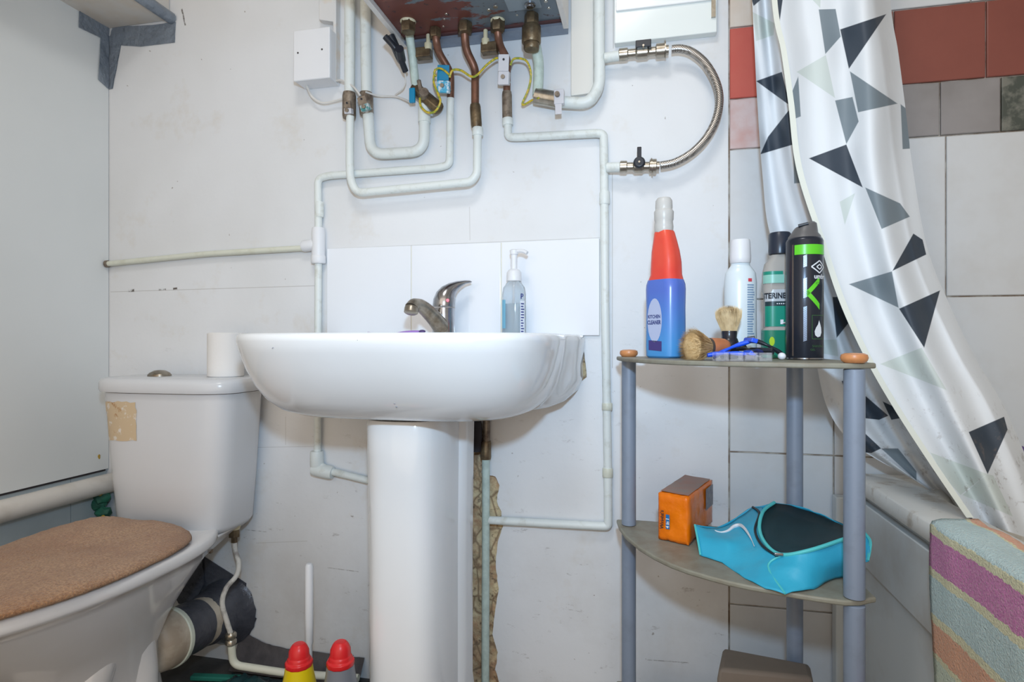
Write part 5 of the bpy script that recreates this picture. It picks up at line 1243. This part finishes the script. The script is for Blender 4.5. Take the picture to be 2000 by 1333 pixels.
# --- turquoise bag on the middle shelf
t = thing('zip_pouch', 'open turquoise zip bag slumped on the middle shelf', 'bag', PZ(1540, 1100, z0))
turq = M('turquoise_fabric', (54, 172, 206), .45, var=(9, .4, (30, 150, 190)), bump=(24, .35, .006)); aqua = M('aqua_binding', (84, 196, 200), .5); inner = M('dark_teal_mesh', (22, 52, 60), .6, var=(12, .5, (12, 30, 36)))
zb = z0+.001
V = dict(A=P(1357,1027,.235), A2=P(1362,1052,.262), Bq=PZ(1368,1086,zb), Bq2=PZ(1410,1100,zb), C=PZ(1455,1130,zb), C2=PZ(1495,1150,zb), E=PZ(1533,1161,zb), E2=PZ(1590,1152,zb), F=PZ(1650,1128,zb), G=P(1695,1096,.362), H=P(1700,1060,.345),
         T1=P(1400,1033,.205), T2=P(1440,1012,.185), T3=P(1470,993,.180), T4=P(1488,990,.185),
         r1=P(1512,984,.185), r2=P(1490,1002,.22), r3=P(1483,1035,.265), r4=P(1496,1066,.315), r5=P(1526,1086,.352), r6=P(1580,1078,.365), r7=P(1650,1055,.340), r8=P(1688,1042,.325),
         k1=P(1545,988,.185), k2=P(1590,1002,.20), k3=P(1630,1020,.22), k4=P(1670,1036,.26),
         m1=P(1425,1062,.285), m2=P(1455,1050,.262), m3=P(1470,1088,.325), m4=P(1500,1108,.362), m5=P(1570,1115,.385), m6=P(1645,1096,.352),
         b1=PZ(1600,1030,zb)+Vector((0,.03,0)), b2=PZ(1480,1040,zb), b3=PZ(1400,1050,zb))
def facemesh(faces, mat, name, subd=2, amp=.0022, parent=None, sc=38):
    bm = B(); used = {}
    for fc_ in faces:
        vs = []
        for k in fc_.split():
            if k not in used: used[k] = bm.verts.new(V[k])
            vs.append(used[k])
        bm.faces.new(vs)
    bmesh.ops.triangulate(bm, faces=[f for f in bm.faces if len(f.verts) > 4])
    o_ = None
    for _ in range(subd):
        bmesh.ops.subdivide_edges(bm, edges=bm.edges, cuts=1, use_grid_fill=True, smooth=.6)
    for v in bm.verts:
        v.co += Vector((0, -abs(noise.noise(v.co*sc)), noise.noise(v.co*sc*1.2)))*amp
        v.co.z = max(v.co.z, z0+.0008)
    o_ = obj(name, bm, mat, parent, angle=180)
    s_ = o_.modifiers.new('thickness', 'SOLIDIFY'); s_.thickness = .0015; s_.offset = -1
    return o_
facemesh(['A T1 m1 A2', 'A2 m1 Bq2 Bq', 'T1 T2 m2 m1', 'm1 m2 m3 Bq2', 'T2 T3 r3 m2', 'T3 T4 r2 r3', 'm2 r3 r4 m3', 'Bq2 m3 C', 'm3 r4 r5 m4', 'C m3 m4 C2', 'C2 m4 E', 'm4 r5 r6 m5', 'm4 m5 E2 E', 'm5 r6 r7 m6', 'm5 m6 F E2', 'm6 r7 r8 H', 'm6 H G F'], turq, 'outer_fabric', 3, parent=t)
facemesh(['r1 k1 r4 r3', 'r1 r3 r2', 'k1 k2 r5 r4', 'k2 k3 r6 r5', 'k3 k4 r7 r6', 'k4 r8 r7'], inner, 'dark_lining', 2, .002, t)
facemesh(['k1 k2 b1 b2', 'k2 k3 b1', 'k3 k4 b1', 'k4 r8 b1', 'r1 k1 b2', 'T4 r1 b2', 'T3 T4 b2', 'T2 T3 b2', 'T1 T2 b2 b3', 'A T1 b3'], turq, 'back_fabric', 2, .001, t)
up = Vector((0,-.001,.0015))
bm = B(); tube(bm, smooth_path([V[k]+up for k in ('r1','r2','r3','r4','r5','r6','r7','r8')], 8), .0030, 8); obj('zip_binding', bm, aqua, t, label='aqua zip binding')
bm = B(); tube(bm, smooth_path([V[k]+Vector((0,-.001,.0005)) for k in ('r5','m4','E')], 6), .0016, 6); obj('seam_piping', bm, aqua, t); bm = B(); tube(bm, smooth_path([V[k]+Vector((0,-.001,.001)) for k in ('A','A2','Bq')], 6), .0018, 6); obj('seam_piping', bm, aqua, t); bm = B(); tube(bm, smooth_path([V[k] for k in ('r8','H','G')], 6), .0022, 6); obj('seam_piping', bm, aqua, t)
bm = B(); tube(bm, smooth_path([V['T3']+up, V['r2']+Vector((-.006,-.001,-.002)), V['r3']+Vector((-.007,-.002,-.001)), V['r4']+Vector((-.006,-.003,0)), V['r5']+Vector((-.004,-.002,-.002))], 6), .0022, 6); obj('zip_teeth', bm, M('zip_black', (30, 40, 46), .5), t)
bm = B(); q = V['r5']+Vector((-.004,-.005,.003)); box(bm, q+Vector((-.007,-.002,-.002)), q+Vector((.006,.002,.002))); obj('zip_pull', bm, chrome, t, bev=.001)
# white swoosh mark and letters down the fabric
def lift(x, y, d0=.285):
    # nearest fabric triangle to the view line
    best = None; r = ray(x, y).normalized(); o0 = Vector((0, -D, CH))
    for tr in (('A','T1','m1'),('A','m1','A2'),('T1','T2','m2'),('T1','m2','m1'),('T2','T3','r3'),('T2','r3','m2'),('m1','m2','m3'),('m1','m3','Bq2'),('m2','r3','r4'),('m2','r4','m3'),('m3','r4','m4'),('T3','T4','r2'),('T3','r2','r3')):
        hit = geometry.intersect_ray_tri(V[tr[0]], V[tr[1]], V[tr[2]], r, o0)
        if hit is not None:
            dd = (hit-o0).length
            if best is None or dd < best[0]: best = (dd, hit)
    return (best[1] if best else P(x, y, d0))-r*.0065
bm = B(); sw = [(1396,1037),(1408,1041),(1422,1038),(1434,1029),(1445,1027),(1454,1033),(1463,1046),(1469,1058),(1473,1068)]
tube(bm, smooth_path([lift(*q) for q in sw], 6), lambda u: .0006+.0026*math.sin(PI*min(1, u*1.15)), 6)
obj('white_logo_stroke', bm, wht, t)
# --- brown block on the bottom shelf
z3 = SZ3+.0005
t_top = .262
def bp(x, y, z): return PZ(x, y, z)
A_, B2, C2_, D2 = PZ(1403,1307,t_top), PZ(1588,1325,t_top), PZ(1582,1297,t_top), PZ(1412,1265,t_top)
bm = B(); base = []
cen = (A_+B2+C2_+D2)/4
rings = []
for z, k in ((z3, 1.04), (t_top-.02, 1.03), (t_top-.006, 1.0), (t_top, .97)):
    rings.append([Vector((cen.x+(p.x-cen.x)*k, cen.y+(p.y-cen.y)*k, z)) for p in (A_, B2, C2_, D2)])
loft(bm, rings); obj('storage_box', bm, M('dusty_brown_card', (128, 116, 104), .7, var=(9, .5, (108, 98, 90)), bump=(40, .3, .003)), label='dusty brown box on the bottom shelf', cat='box', bev=.006)
bm = B(); c = P(1997, 885, .02); blob(bm, c, .012, 2, .3, 60); obj('suction_hook', bm, dpurple, label='small purple hook on the tiles at the right edge', cat='hook')

# things of one kind share a group
for key, grp in (('disposable_razor', 'razors on the top shelf'), ('shaving_brush', 'shaving brushes on the top shelf'), ('toilet_cleaner_bottle', 'cleaner bottles on the floor'),
                 ('earth_wire', 'earth wires under the boiler'), ('boiler_tail_pipe', 'pipes hanging from the boiler'), ('supply_pipe', 'long painted pipes on the wall'), ('riser_pipe', 'thick pipes left of the boiler'),
                 ('drain_cock', 'drain cocks under the boiler'), ('earth_clamp_tag', 'earth tags on the pipes'), ('wall_filler_lump', 'filler lumps in the left corner')):
    for o in S.objects:
        if o.parent is None and o.name.split('.')[0] == key: o['group'] = grp
